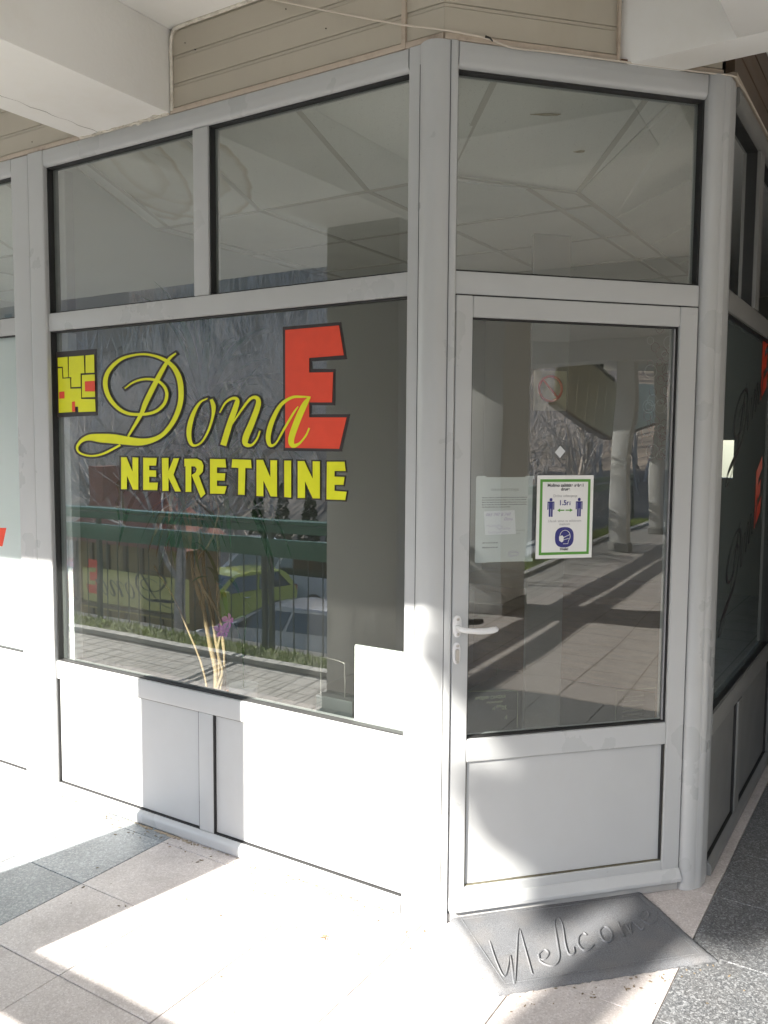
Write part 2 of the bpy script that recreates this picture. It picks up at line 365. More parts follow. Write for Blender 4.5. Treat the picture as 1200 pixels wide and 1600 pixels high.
# ceiling tile: speckled mineral fibre
def ceil_tile(name, col, rings=None):
    m, n, b = newmat(name); g = N(n,'ShaderNodeNewGeometry'); pos = g.outputs['Position']
    v = N(n,'ShaderNodeTexVoronoi'); v.inputs['Scale'].default_value = 95; n.links.new(pos, v.inputs['Vector'])
    nz = N(n,'ShaderNodeTexNoise'); nz.inputs['Scale'].default_value = 40; n.links.new(pos, nz.inputs['Vector'])
    mm = N(n,'ShaderNodeMath', operation='MULTIPLY'); n.links.new(v.outputs['Distance'], mm.inputs[0]); n.links.new(nz.outputs['Fac'], mm.inputs[1])
    r = ramp(n, [(.03,tuple(c*.62 for c in col)),(.09,col)], mm.outputs[0]); out = r.outputs[0]
    n2 = N(n,'ShaderNodeTexNoise'); n2.inputs['Scale'].default_value = 3; n2.inputs['Detail'].default_value = 5; n.links.new(pos, n2.inputs['Vector'])
    d = ramp(n, [(.52,(0,0,0)),(.75,(.3,)*3)], n2.outputs['Fac']); out = mixc(n, out, tuple(c*.75 for c in col), d.outputs[0])
    for cx, cy, rx, ry, col2 in (rings or []):
        mp = N(n,'ShaderNodeMapping'); mp.inputs['Location'].default_value = (-cx/rx,-cy/ry,0); mp.inputs['Scale'].default_value = (1/rx,1/ry,0)
        n.links.new(pos, mp.inputs[0])
        w = N(n,'ShaderNodeTexNoise'); w.inputs['Scale'].default_value = 2.2; w.inputs['Detail'].default_value = 3; n.links.new(mp.outputs[0], w.inputs['Vector'])
        ad = mixc(n, mp.outputs[0], w.outputs['Color'], .22, 'MIX'); ln = N(n,'ShaderNodeVectorMath', operation='LENGTH')
        su = N(n,'ShaderNodeVectorMath', operation='SUBTRACT'); su.inputs[1].default_value = (.11,.11,.11); n.links.new(ad, su.inputs[0]); n.links.new(su.outputs[0], ln.inputs[0])
        rr = ramp(n, [(0,(.10,)*3),(.45,(.12,)*3),(.55,(.45,)*3),(.58,(.12,)*3),(.74,(.20,)*3),(.80,(.75,)*3),(.83,(0,0,0))], ln.outputs['Value'])
        out = mixc(n, out, col2, rr.outputs[0])
    n.links.new(out, b.inputs['Base Color']); b.inputs['Roughness'].default_value = .95
    return m
M['ctile'] = ceil_tile('ceiling_tile', (.765,.755,.715))
M['ctile_ring'] = ceil_tile('ceiling_tile_stained', (.765,.755,.715), [(-1.52,.30,.36,.34,(.36,.27,.14)),(-1.75,.15,.30,.42,(.40,.31,.18))])
M['ctile_b'] = ceil_tile('ceiling_tile_cool', (.70,.71,.68))
M['cgrid'] = mat('ceiling_grid', (.50,.48,.43), .6, var=.05)

# ================================================================== SETTING
GZ = -3.4
box_ = lambda *a, **k: struct(box(*a, **k))
box_('street_ground', WD, -500, 500, -500, 60, GZ-.5, GZ, M['asphalt'])
pave_low = box_('lower_pavement', WD, -40, 40, -10.9, -2.3, GZ+.002, -3.0, terrazzo('street_pavers', (.36,.35,.33), [(.42,.41,.39),(.30,.29,.28)], 60, .8, grid=.30, grout=(.10,.10,.09)))
box_('kerb', WD, -40, 40, -11.3, -10.9, GZ+.002, -2.92, M['kerb'])
# hillside
def hillz(x, y):
    d = max(-y-30, x-50)
    if d < 0: return GZ-.06
    t = min(1, d/150); return GZ-.06+62*(t*.75+.25*t*t*(3-2*t))+ (math.sin(x*.05)*2.2+math.sin(x*.13+1)*.8+math.sin(y*.11)*1.0)*t
V, Fc = [], []; nx = 70
HY = [70,40,15,0,-15,-25]+[-29-j*j*.36 for j in range(24)]; ny = len(HY)
for j in range(ny):
    for i in range(nx):
        x = -230+i*500/(nx-1); V.append((x,HY[j],hillz(x,HY[j])))
for j in range(ny-1):
    for i in range(nx-1):
        a = j*nx+i; Fc.append((a,a+nx,a+nx+1,a+1))
struct(mesh_obj('hillside', V, Fc, M['hill'], smooth=60))
# walkway slab and landing
walk = box_('walkway', WD, -9, 16, -1.66, 8, -.35, -.006, M['tz_far'])
box_('paver_strip', WD, -9, 16, -2.20, -1.66, -.35, -.007, terrazzo('small_pavers', (.36,.35,.33), [(.42,.41,.39),(.30,.29,.28)], 90, .8, grid=.15, grout=(.12,.11,.10)))
box_('curb_edge', WD, -9, 16, -2.28, -2.20, -.35, .025, M['conc'])
box_('planting_strip', WD, -9, 16, -2.60, -2.28, -.35, .005, M['soil'])
box_('slab_edge', WD, -9, 16, -2.78, -2.60, -.35, -.02, M['asphalt'])
V, Fc = [], []
for i in range(9000):
    x = random.uniform(-8.9,15.9); y = random.uniform(-2.59,-2.29); h = random.uniform(.02,.075); a = random.uniform(0,6.3); w = .005
    n0 = len(V); dx, dy = math.cos(a)*w, math.sin(a)*w; lx, ly = random.gauss(0,.02), random.gauss(0,.02)
    V += [(x-dx,y-dy,.004),(x+dx,y+dy,.004),(x+lx,y+ly,.005+h)]; Fc.append((n0,n0+1,n0+2))
g = stuff(mesh_obj('verge_grass', V, Fc, M['grass'])); tag(g, 'strip of short green grass along the railing, mirrored in the window', 'grass')
# individual floor tiles in view (0.39 m grid), dark bands at both ends
T = .39; GX, GY = -.03, -.075
tile_me = {}
tile_i = 0
def floor_tile(x0, x1, y0, y1, m, key):
    j = .0016
    o = None
    w, h = round(x1-x0,4), round(y1-y0,4)
    if (w,h,key) not in tile_me:
        bm = bmesh.new(); f = lambda a,b,z: (a,b,z)
        vs = [bm.verts.new(v) for v in bverts(f, -w/2+j, w/2-j, -h/2+j, h/2-j, -.0055, 0)]
        for q in BF: bm.faces.new([vs[i] for i in q])
        bmesh.ops.bevel(bm, geom=[e for e in bm.edges if all(v.co.z > -.001 for v in e.verts)], offset=.0012, segments=1, affect='EDGES')
        me = bpy.data.meshes.new('floor_tile'); bmesh.ops.recalc_face_normals(bm, faces=bm.faces); bm.to_mesh(me); bm.free(); me.materials.append(m); tile_me[(w,h,key)] = me
    o = bpy.data.objects.new('floor_tile', tile_me[(w,h,key)]); COL.objects.link(o)
    o.parent = walk; o.location = ((x0+x1)/2, (y0+y1)/2, random.uniform(-.0006,.0006)); o.rotation_euler = (random.uniform(-.001,.001), random.uniform(-.001,.001), 0)
def fx(i): return GX+i*T
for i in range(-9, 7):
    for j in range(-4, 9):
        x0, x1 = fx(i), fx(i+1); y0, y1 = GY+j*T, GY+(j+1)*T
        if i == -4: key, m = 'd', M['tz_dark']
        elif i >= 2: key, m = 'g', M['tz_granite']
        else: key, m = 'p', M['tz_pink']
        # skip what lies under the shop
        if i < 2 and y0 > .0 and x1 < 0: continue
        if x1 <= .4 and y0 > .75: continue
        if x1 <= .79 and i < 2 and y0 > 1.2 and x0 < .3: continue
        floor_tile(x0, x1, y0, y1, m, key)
# ceiling slab and beams
ceil = box_('ceiling', WD, -9, 16, -3.77, 8, 3.153, 3.5, M['white_wall'])
def beam(lbl, x0, x1, y0, y1, z0):
    tag(box('ceiling_beam', WD, x0, x1, y0, y1, z0, 3.1525, M['white_wall'], bev=.006), lbl, 'beam')
beam('broad white concrete beam meeting the siding above the left window', -1.695, -1.178, -3.765, .02, 2.843)
beam('white beam running over the right end of the entrance', .765, 1.28, -3.765, .4465, 2.834)
tag(box('ceiling_beam', WD, .19, 1.28, .45, .597, 2.834, 3.1525, M['white_wall'], bev=.006), 'short white cross beam over the door, above the rusty strip', 'beam')
beam('white beam along the walkway far right, mirrored in the door', 5.0, 5.6, -3.765, 6, 2.84)
beam('farther white beam along the walkway, mirrored in the door', 10.3, 10.9, -3.765, 6, 2.84)
# columns along the walkway edge
def column(x0, x1, y0, y1, lbl, m='col'):
    t = thing('column', lbl, 'column', ((x0+x1)/2,(y0+y1)/2,0), 'columns along the walkway edge')
    w, h = (x1-x0)/2, (y1-y0)/2; f = Fr((0,0),(1,0),(0,1))
    box('shaft', f, -w, w, -h, h, .10, 3.15, M[m], t, bev=.012)
    box('plinth', f, -w-.02, w+.02, -h-.02, h+.02, -.006, .10, M['conc'], t, bev=.008)
column(-1.695,-1.20,-2.15,-1.65,'grey column mirrored in the right part of the big window')
column(-8.1,-7.6,-2.15,-1.65,'grey column far left down the walkway')
column(4.95,5.65,-2.15,-1.6,'pale wide column mirrored behind the notices on the door','white_wall')
column(10.6,10.85,-1.9,-1.65,'pale column farther along, mirrored in the right of the door','white_wall')
column(13.2,13.5,-1.85,-1.65,'pale column farthest along, mirrored at the door edge','white_wall')
# railings
bar_me = None
def railing(x0, x1, lbl, y=-2.66):
    global bar_me
    t = thing('railing', lbl, 'railing', (x0,y,0), 'green railings along the walkway edge'); w = x1-x0
    f = Fr((0,0),(1,0),(0,1))
    box('handrail', f, 0, w, -.05, .05, .975, 1.005, M['railgreen'], t, bev=.006)
    box('board', f, 0, w, -.02, .02, .905, .965, M['railgreen'], t, bev=.004)
    box('board', f, 0, w, -.022, .018, .715, .855, M['railgreen'], t, bev=.004)
    n = max(1, round(w/2.0))
    for k in range(n+1):
        xx = min(max(w*k/n, .03), w-.03); box('post', f, xx-.018, xx+.018, -.0175, .0175, -.02, .974, M['railbar'], t)
    if bar_me is None: bar_me = bpy.data.meshes.new('bar'); bar_me.from_pydata([tuple(v) for v in bverts(f,-.0035,.0035,-.0035,.0035,-.02,.715)], [], BF); bar_me.materials.append(M['railbar'])
    k = .12
    while k < w-.05:
        o = bpy.data.objects.new('bar', bar_me); COL.objects.link(o); o.parent = t; o.location = (k,.0,0); k += .135
railing(-8.9,-3.0,'long green railing left, mirrored in the big window')
railing(-2.99,.45,'green railing in front of the big window and its column')
railing(.46,4.9,'green railing directly across from the door')
railing(4.91,10.45,'green railing mirrored in the right part of the door')
railing(10.46,15.9,'farthest green railing along the walkway')

tube('crack', [(-1.575+.006*math.sin(k*1.7),-.02-k*.03,2.8428) for k in range(40)], [.0009+.0005*math.sin(k*.9) for k in range(40)], M['grout'], bpy.data.objects['ceiling_beam'], 4)
# ================================================================== SHOPFRONT
ZT, ZTOP = 2.768, 2.838
Z1, Z2, Z3, Z4, Z5 = 2.150, 2.0746, .6164, .536, .0552
XA, XC, XM1, XM2 = -1.941, -.122, -1.0695, -.993
GV0, GV1 = .030, .036
def pane(name, f, a0, a1, z0, z1, key, parent, v0=GV0, v1=GV1):
    """glass sheet: outer face reflects, the other faces are clear"""
    o = mesh_obj(name, bverts(f,a0,a1,v0,v1,z0,z1), BF, None, parent, mats=[M[key],M['edge_glass']], fm=[1,1,0,1,1,1]); return o
def gasket(f, a0, a1, z0, z1, parent, w=.005, v0=.010, v1=.038, m='rubber', name='gasket'):  # black lining stands for the rubber and the shade of the reveal
    e = .0012
    return boxes(name, f, [(a0-e,a0+w,v0,v1,z0-e,z1+e),(a1-w,a1+e,v0,v1,z0-e,z1+e),(a0+w,a1-w,v0,v1,z1-w,z1+e),(a0+w,a1-w,v0,v1,z0-e,z0+w)], M[m], parent)
def top_rail(f, a0, a1, parent, m='alu', v=-.010, z0=ZT, z1=ZTOP):
    prof = roundpoly([(.07,z0),(v+.002,z0),(v,z1-.03),(v+.002,z1),(.07,z1)], [0,.022,.02,.006,0], 6)
    return prism('top_rail', f, prof, a0, a1, M[m], parent)
def base_rail(f, a0, a1, parent, m='alu', z1=Z5):
    prof = roundpoly([(.07,.004),(-.014,.004),(-.016,z1*.75),(.0,z1),(.07,z1)], [0,.004,.022,.004,0], 6)
    return prism('base_rail', f, prof, a0, a1, M[m], parent)
def panel(f, a0, a1, z0, z1, parent, m='panel', v=.014, gm='rubber'):
    o = box('panel', f, a0+.004, a1-.003, v, v+.02, z0+.004, z1-.002, M[m], parent, bev=.0015, seg=1)
    boxes('panel_gasket', f, [(a0-.001,a0+.0038,.003,.03,z0,z1),(a1-.0025,a1+.001,.003,.03,z0,z1),(a0+.0038,a1-.0025,.003,.03,z0-.001,z0+.0035)], M[gm], parent)
    boxes('panel_gasket', f, [(a0+.0038,a1-.0025,.003,.03,z1-.0015,z1+.001)], M['seal'], parent)
    return o
# ---- main (left) window bay
shop = thing('glazed_shopfront', 'pale grey aluminium shopfront bay with the big lettered window', 'shopfront', (0,0,0))
def vpost(f, a0, a1, z0, z1, parent, m='alu', v=-.012, r=.010):
    p = roundpoly([(a0,.07),(a0,v),(a1,v),(a1,.07)], [0,r,r,0], 5)
    return vprism('post', [f(a,b,0)[:2] for a,b in p], z0, z1, M[m], parent)
vpost(L, -2.045, XA, .002, ZTOP-.002, shop)
vpost(L, -2.165, -2.0465, .002, ZTOP-.004, shop, v=-.009, r=.004)
top_rail(L, XA+.001, XC-.001, shop)
box('transom', L, XA+.001, XC-.001, .0, .07, Z2, Z1, M['alu'], shop, bev=.004)
box('mullion', L, XM1, XM2, .001, .068, Z1+.001, ZT-.001, M['alu'], shop, bev=.004)
box('sill_rail', L, XA+.001, XC-.001, .0, .075, Z4, Z3, M['alu'], shop, bev=.004)
box('mullion', L, XM1, XM2, .001, .068, Z5+.001, Z4-.001, M['alu'], shop, bev=.003)
base_rail(L, XA+.001, XC-.001, shop)
panel(L, XA, XM1, Z5, Z4, shop); panel(L, XM2, XC, Z5, Z4, shop)
pane('pane', L, XA+.004, XM1-.004, Z1+.004, ZT-.004, 'glass_top', shop); gasket(L, XA, XM1, Z1, ZT, shop)
pane('pane', L, XM2+.004, XC-.004, Z1+.004, ZT-.004, 'glass_top', shop); gasket(L, XM2, XC, Z1, ZT, shop)
pane('pane', L, XA+.004, XC-.004, Z3+.004, Z2-.004, 'glass', shop); gasket(L, XA, XC, Z3, Z2, shop)
box('inner_jamb', L, XA+.004, XA+.045, .064, .11, Z3, Z2, M['white_enamel'], shop, bev=.003)
box('inner_jamb', L, XA+.004, XA+.045, .064, .11, Z1, ZT, M['alu_shaded'], shop, bev=.003)
# ---- corner post (rounded nose between the two planes)
cp = [L(XC,.07,0)[:2], L(XC,-.004,0)[:2], L(XC+.004,-.010,0)[:2], L(-.084,-.011,0)[:2], (-.078,-.010)]+[tuple(q)[:2] for q in catmull([(-.076,-.012,0),(-.064,-.021,0),(-.046,-.0275,0),(-.026,-.027,0),(-.009,-.019,0),(.005,-.0065,0),(.0150,.006,0)],4)]+[(.0175,.0085), D(.022,-.011,0)[:2], D(.0425,-.010,0)[:2], D(.0465,-.004,0)[:2], D(.0465,.07,0)[:2]]
vprism('corner_post', cp, .002, ZTOP-.001, M['alu'], shop, smooth=50)
boxes('seam', L, [(-.0790,-.0776,-.0116,-.0090,.01,ZTOP-.06)], M['rubber'], shop)
boxes('seam', D, [(.0185,.0197,-.0105,-.0070,.01,ZTOP-.003)], M['rubber'], shop)
# ---- neighbouring bay at the left edge
nb = thing('glazed_shopfront', 'neighbouring shopfront bay with frosted mint glass at the left edge', 'shopfront')
top_rail(L, -4.5, -2.166, nb)
box('transom', L, -4.5, -2.166, .0, .07, Z2, Z1, M['alu'], nb, bev=.004)
box('sill_rail', L, -4.5, -2.166, .0, .075, Z4, Z3, M['alu'], nb, bev=.004)
base_rail(L, -4.5, -2.166, nb); panel(L, -4.5, -2.166, Z5, Z4, nb)
pane('pane', L, -4.5, -2.170, Z1+.004, ZT-.004, 'glass_top', nb); gasket(L, -4.5, -2.166, Z1, ZT, nb)
pane('frosted_pane', L, -4.5, -2.170, Z3+.004, Z2-.004, 'glass_frost', nb); gasket(L, -4.5, -2.166, Z3, Z2, nb)
vpost(L, -4.62, -4.502, .002, ZTOP-.002, nb)
# red letter end on the frosted pane, only its tip reaches the picture
mesh_obj('letter_fragment', [L(-2.62,.0292,1.10),L(-2.36,.0292,1.10),L(-2.325,.0292,1.19),L(-2.5,.0292,1.18),L(-2.5,.0292,1.5),L(-2.62,.0292,1.5)], [(0,1,2,3,4,5)], M['red'], nb)
# ---- entrance
D1_, D2_ = .046, .928
ent = thing('shop_entrance', 'aluminium entrance set across the corner, with fixed light above the door', 'entrance')
ZTD, Z1D, ZDT = 2.760, 2.1443, 2.0704
top_rail(D, D1_+.001, D2_-.001, ent, z0=ZTD)
box('transom', D, D1_+.001, D2_-.001, .0, .07, ZDT+.003, Z1D, M['alu'], ent, bev=.003)
pane('pane', D, D1_+.004, D2_-.004, Z1D+.004, ZTD-.004, 'glass_top', ent); gasket(D, D1_, D2_, Z1D, ZTD, ent, w=.006)
rp = [D(.930,.07,0)[:2], D(.930,-.003,0)[:2]]+[tuple(q)[:2] for q in catmull([Vector(D(*q,0)) for q in ((.933,-.010),(.943,-.0175),(.958,-.021),(.974,-.0195),(.986,-.0165))],3)]+[tuple(q)[:2] for q in catmull([Vector(D(.9885,-.016,0)),Vector(D(1.006,-.013,0)),Vector(D(1.021,-.006,0)),Vector(D(1.031,.004,0)),Vector(RF(.785,-.003,0)),Vector(RF(.810,.001,0))],3)]+[RF(.835,.002,0)[:2], RF(.835,.07,0)[:2]]
vprism('corner_post', rp, .002, ZTOP-.001, M['alu'], ent, smooth=50)
boxes('seam', D, [(.9868,.9876,-.0172,-.0155,.01,ZTOP-.003)], M['panel'], ent)
box('threshold', D, D1_+.002, D2_-.002, .0, .10, .001, .030, M['conc'], ent, bev=.003)
G1, G2, ZG1, ZG2, ZP1, ZP2, ZDB = .1068, .855, 2.0023, .6237, .545, .1169, .0427
dz = ZDT-.001
door = boxes('door', D, [(D1_+.003,G1,-.004,.06,ZDB,dz),(G2,D2_-.003,-.004,.06,ZDB,dz),(G1,G2,-.0035,.0595,ZG1,dz-.0005),(G1,G2,-.0035,.0595,ZP1,ZG2),(G1,G2,-.0035,.0595,ZDB+.0005,ZP2)], M['alu'], ent)
bvm = door.modifiers.new('bevel','BEVEL'); bvm.width = .004; bvm.segments = 2; bvm.limit_method = 'ANGLE'
prism('drip_rail', D, roundpoly([(-.004,ZDB+.004),(-.026,ZDB-.002),(-.026,ZDB+.012),(-.008,ZDB+.040),(-.004,ZDB+.042)],[0,.003,.006,.006,0],4), D1_+.004, D2_-.004, M['alu'], door)
pane('pane', D, G1+.004, G2-.004, ZG2+.004, ZG1-.004, 'glass_door', door, .020, .026)
gasket(D, G1, G2, ZG2, ZG1, door, w=.004, v0=.006, v1=.030)
boxes('glazing_bead', D, [(G2-.0105,G2-.0055,.012,.019,ZG2+.006,ZG1-.006)], M['inkgrey'], door)
panel(D, G1, G2, ZP2, ZP1, door, v=.008, gm='seal')
boxes('panel_shadow_strip', D, [(G2-.010,G2-.0036,.0005,.0075,ZP2+.006,ZP1-.004)], M['rubber'], door)  # black strip painted for the shadow at the panel edge
boxes('door_gap', D, [(D1_-.0005,D1_+.0028,.004,.05,ZDB,ZDT+.002),(D2_-.0028,D2_+.0018,.004,.05,ZDB,ZDT+.002),(D1_+.003,D2_-.003,.004,.05,dz+.0002,ZDT+.0028)], M['rubber'], ent)
# handle
def oval(name, f, a, z, w, h, v0, v1, m, parent, n=28, dome=.7):
    V, Fc = [], []
    for v, s in ((v0,1),(v1+ (v0-v1)*.35,1),(v1,dome)):
        for k in range(n):
            t = 2*math.pi*k/n; c, q = math.cos(t), math.sin(t)
            V.append(f(a+w/2*s*math.copysign(abs(c)**.8,c), v, z+h/2*(1-(1-s)*w/h)*math.copysign(abs(q)**.75,q)))
    for r in range(2):
        for k in range(n): Fc.append((r*n+k, r*n+(k+1)%n, (r+1)*n+(k+1)%n, (r+1)*n+k))
    Fc.append(tuple(2*n+k for k in range(n)))
    return mesh_obj(name, V, Fc, m, parent, smooth=50)
oval('handle_plate', D, .0665, 1.0068, .030, .072, -.004, -.013, M['white_enamel'], door)
pts = [D(.0665,-.010,1.005), D(.0667,-.034,1.004), D(.072,-.047,1.003), D(.090,-.051,1.000), D(.120,-.052,.9975), D(.150,-.051,.9965), D(.178,-.047,.998), D(.194,-.042,1.0005)]
V, Fc = tube_data(catmull(pts,4), [.0085]*8+[.0088]*8+[.010]*6+[.0105]*3+[.0095]*2+[.008,.004][:2], 12)
lev = mesh_obj('lever', V, Fc, M['white_enamel'], door, smooth=60)
oval('keyhole_plate', D, .0655, .9177, .028, .072, -.004, -.011, M['white_enamel'], door)
boxes('lock_cylinder', D, [(.0605,.0715,-.0165,-.010,.895,.924)], M['steel'], door)
for zz in (1.031, .981, .943, .889): oval('screw', D, .0672, zz, .011, .009, -.0105, -.0142, M['steel'], door, 14)
oval('lock_cylinder', D, .066, .927, .012, .012, -.0105, -.0172, M['steel'], door, 16)
# ---- side (right) bay
side = thing('side_shopfront', 'shaded shopfront bay running back at the right edge with frosted glass', 'shopfront')
a0 = .838
RA = [(a0, 1.34), (1.43, 2.20), (2.29, 3.4)]
for f0, f1 in RA:
    pane('pane', RF, f0+.004, f1-.004, Z1+.004, ZT-.004, 'glass_top', side); gasket(RF, f0, f1, Z1, ZT, side)
    panel(RF, f0, f1, Z5, Z4, side, m='alu_shaded')
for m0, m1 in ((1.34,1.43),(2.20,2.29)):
    box('mullion', RF, m0, m1, -.004, .068, Z1+.001, ZT-.001, M['alu_shaded'], side, bev=.004)
    box('mullion', RF, m0, m1, -.004, .068, Z5+.001, Z4-.001, M['alu_shaded'], side, bev=.004)
top_rail(RF, a0, 3.4, side, m='alu_shaded')
box('transom', RF, a0, 3.4, .0, .07, Z2, Z1, M['alu_shaded'], side, bev=.004)
box('sill_rail', RF, a0, 3.4, .0, .075, Z4, Z3, M['alu_shaded'], side, bev=.004)
base_rail(RF, a0, 3.4, side, m='alu_shaded')
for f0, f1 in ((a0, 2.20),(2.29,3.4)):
    pane('frosted_pane', RF, f0+.004, f1-.004, Z3+.004, Z2-.004, 'glass_frost_shaded', side); gasket(RF, f0, f1, Z3, Z2, side)
box('mullion', RF, 2.20, 2.29, -.004, .068, Z3+.001, Z2-.001, M['alu_shaded'], side, bev=.004)
# ---- siding boards above the frame
def boards(f, a0, a1, parent, m, off=0.0, top=3.153):
    zs = [2.862, 2.9505, 3.052, top]
    for i in range(3):
        b0, b1 = zs[i], zs[i+1]-.0015
        t0 = b1-.0135
        prof = [(off+.004,b0),(off,b0+.0015),(off,t0),(off+.009,t0+.0004),(off+.009,t0+.0022),(off+.0025,t0+.0026),(off+.0025,b1-.0008),(off+.009,b1),(off+.03,b1),(off+.03,b0)]
        prism('siding_board', f, prof, a0, a1, M[m], parent, smooth=20)
    prof = roundpoly([(off-.008,2.839),(off-.008,2.858),(off+.004,2.861),(off+.03,2.861),(off+.03,2.839)],[.003,.004,0,0,0],3)
    prism('bottom_moulding', f, prof, a0, a1, M['trim'], parent)
sid = thing('siding', 'beige board siding above the left window and over the corner', 'siding')
boards(L, -4.6, -1.697, sid, 'siding'); boards(L, -1.176, -.150, sid, 'siding'); boards(L, -.1345, -.0005, sid, 'siding')
prism('cover_strip', L, roundpoly([(-.010,2.8395),(-.010,3.15),(.02,3.15),(.02,2.8395)],[0,0,0,0]), -.1495, -.1350, M['trim'], sid)
tube('corner_bead', catmull([L(-1.168,-.006,2.85),L(-1.168,-.006,3.0),L(-1.168,-.006,3.10),L(-1.155,-.006,3.135),L(-1.12,-.006,3.147),L(-.9,-.006,3.149),L(-.6,-.006,3.150)],5), .007, M['caulk'], sid)
sid2 = thing('siding', 'beige board siding over the door beside the white cross beam', 'siding')
boards(D, .0005, .590, sid2, 'siding'); boards(D, .8182, .985, sid2, 'siding')
box('end_strip', D, .586, .5955, -.012, .02, 2.8395, 3.15, M['trim'], sid2)
boxes('rust_strip', D, [(.602,.815,-.010,.02,2.8395,2.8480)], M['rust'], sid2)
sid3 = thing('siding', 'dark brown board siding above the side bay at the right edge', 'siding')
boards(RF, .758, 3.4, sid3, 'siding_brown', off=-.004)
# crumbling caulk under the left beam
bm = bmesh.new(); random.seed(3)
for i in range(90):
    x = random.uniform(-1.69,-1.185); r = random.uniform(.003,.009)
    bmesh.ops.create_icosphere(bm, subdivisions=1, radius=r, matrix=Matrix.Translation((x, -.013+random.gauss(0,.003), 2.841+random.gauss(0,.003)))@Matrix.Diagonal((random.uniform(1,2.6),.7,.6,1)))
bmesh.ops.create_cube(bm, size=1, matrix=Matrix.Translation((-1.437,-.006,2.8405))@Matrix.Diagonal((.51,.016,.006,1)))
tag(bm_obj('caulk_bead', bm, M['caulk']), 'crumbling white caulk under the left concrete beam', 'caulk')
# dirt and old mortar along the foot of the left bay
bm = bmesh.new(); random.seed(5)
for i in range(230):
    x = random.uniform(-1.93,-.02); k = .5+.5*math.sin(x*9)+(.6 if -.42 < x < -.15 else 0)
    r = random.uniform(.002,.006)*(.6+k*.7)
    bmesh.ops.create_icosphere(bm, subdivisions=1, radius=r, matrix=Matrix.Translation((x, -.017-abs(random.gauss(0,.006))*k, .001))@Matrix.Diagonal((random.uniform(1,2.4),1.2,.45,1)))
d = stuff(bm_obj('mortar_dirt', bm, mat('old_mortar', (.36,.30,.22), .95, var=.3, vscale=60))); tag(d, 'crumbs of old mortar along the foot of the left shopfront', 'dirt')
# cable
t = thing('cable', 'thin beige cable strung across the siding and along the door head', 'cable')
cpts = [L(-.69,-.02,3.13),L(-.46,-.02,3.035),L(-.16,-.022,2.915),(-.01,-.025,2.862),D(.123,-.022,2.849),D(.2157,-.016,2.834),D(.3466,-.015,2.836),D(.5255,-.015,2.8365),D(.78,-.015,2.8365),D(.95,-.017,2.837),D(1.02,-.016,2.837),RF(.82,-.010,2.838),RF(1.2,-.016,2.838),RF(3.3,-.016,2.838)]
tube('cord', catmull([Vector(p) for p in cpts],6), .0032, M['beige_cord'], t)
tube('clip', [D(.123,-.03,2.849),D(.138,-.028,2.848),D(.150,-.022,2.842)], [.004,.003,.002], M['rubber'], t)
for a, z in ((-1.09,3.075),(-1.10,2.945),(-.93,2.99),(-1.075,2.872),(-.5,3.01)): pass
# nail heads and marks on the siding
for i, (a, z) in enumerate(((-2.02,2.888),(-1.10,3.085),(-1.05,3.05),(-.62,3.085),(-.45,2.98))):
    tube('nail', [L(a,.004,z),L(a,-.003,z-.001)], [.0022,.0018], M['rubber'], sid, 6)
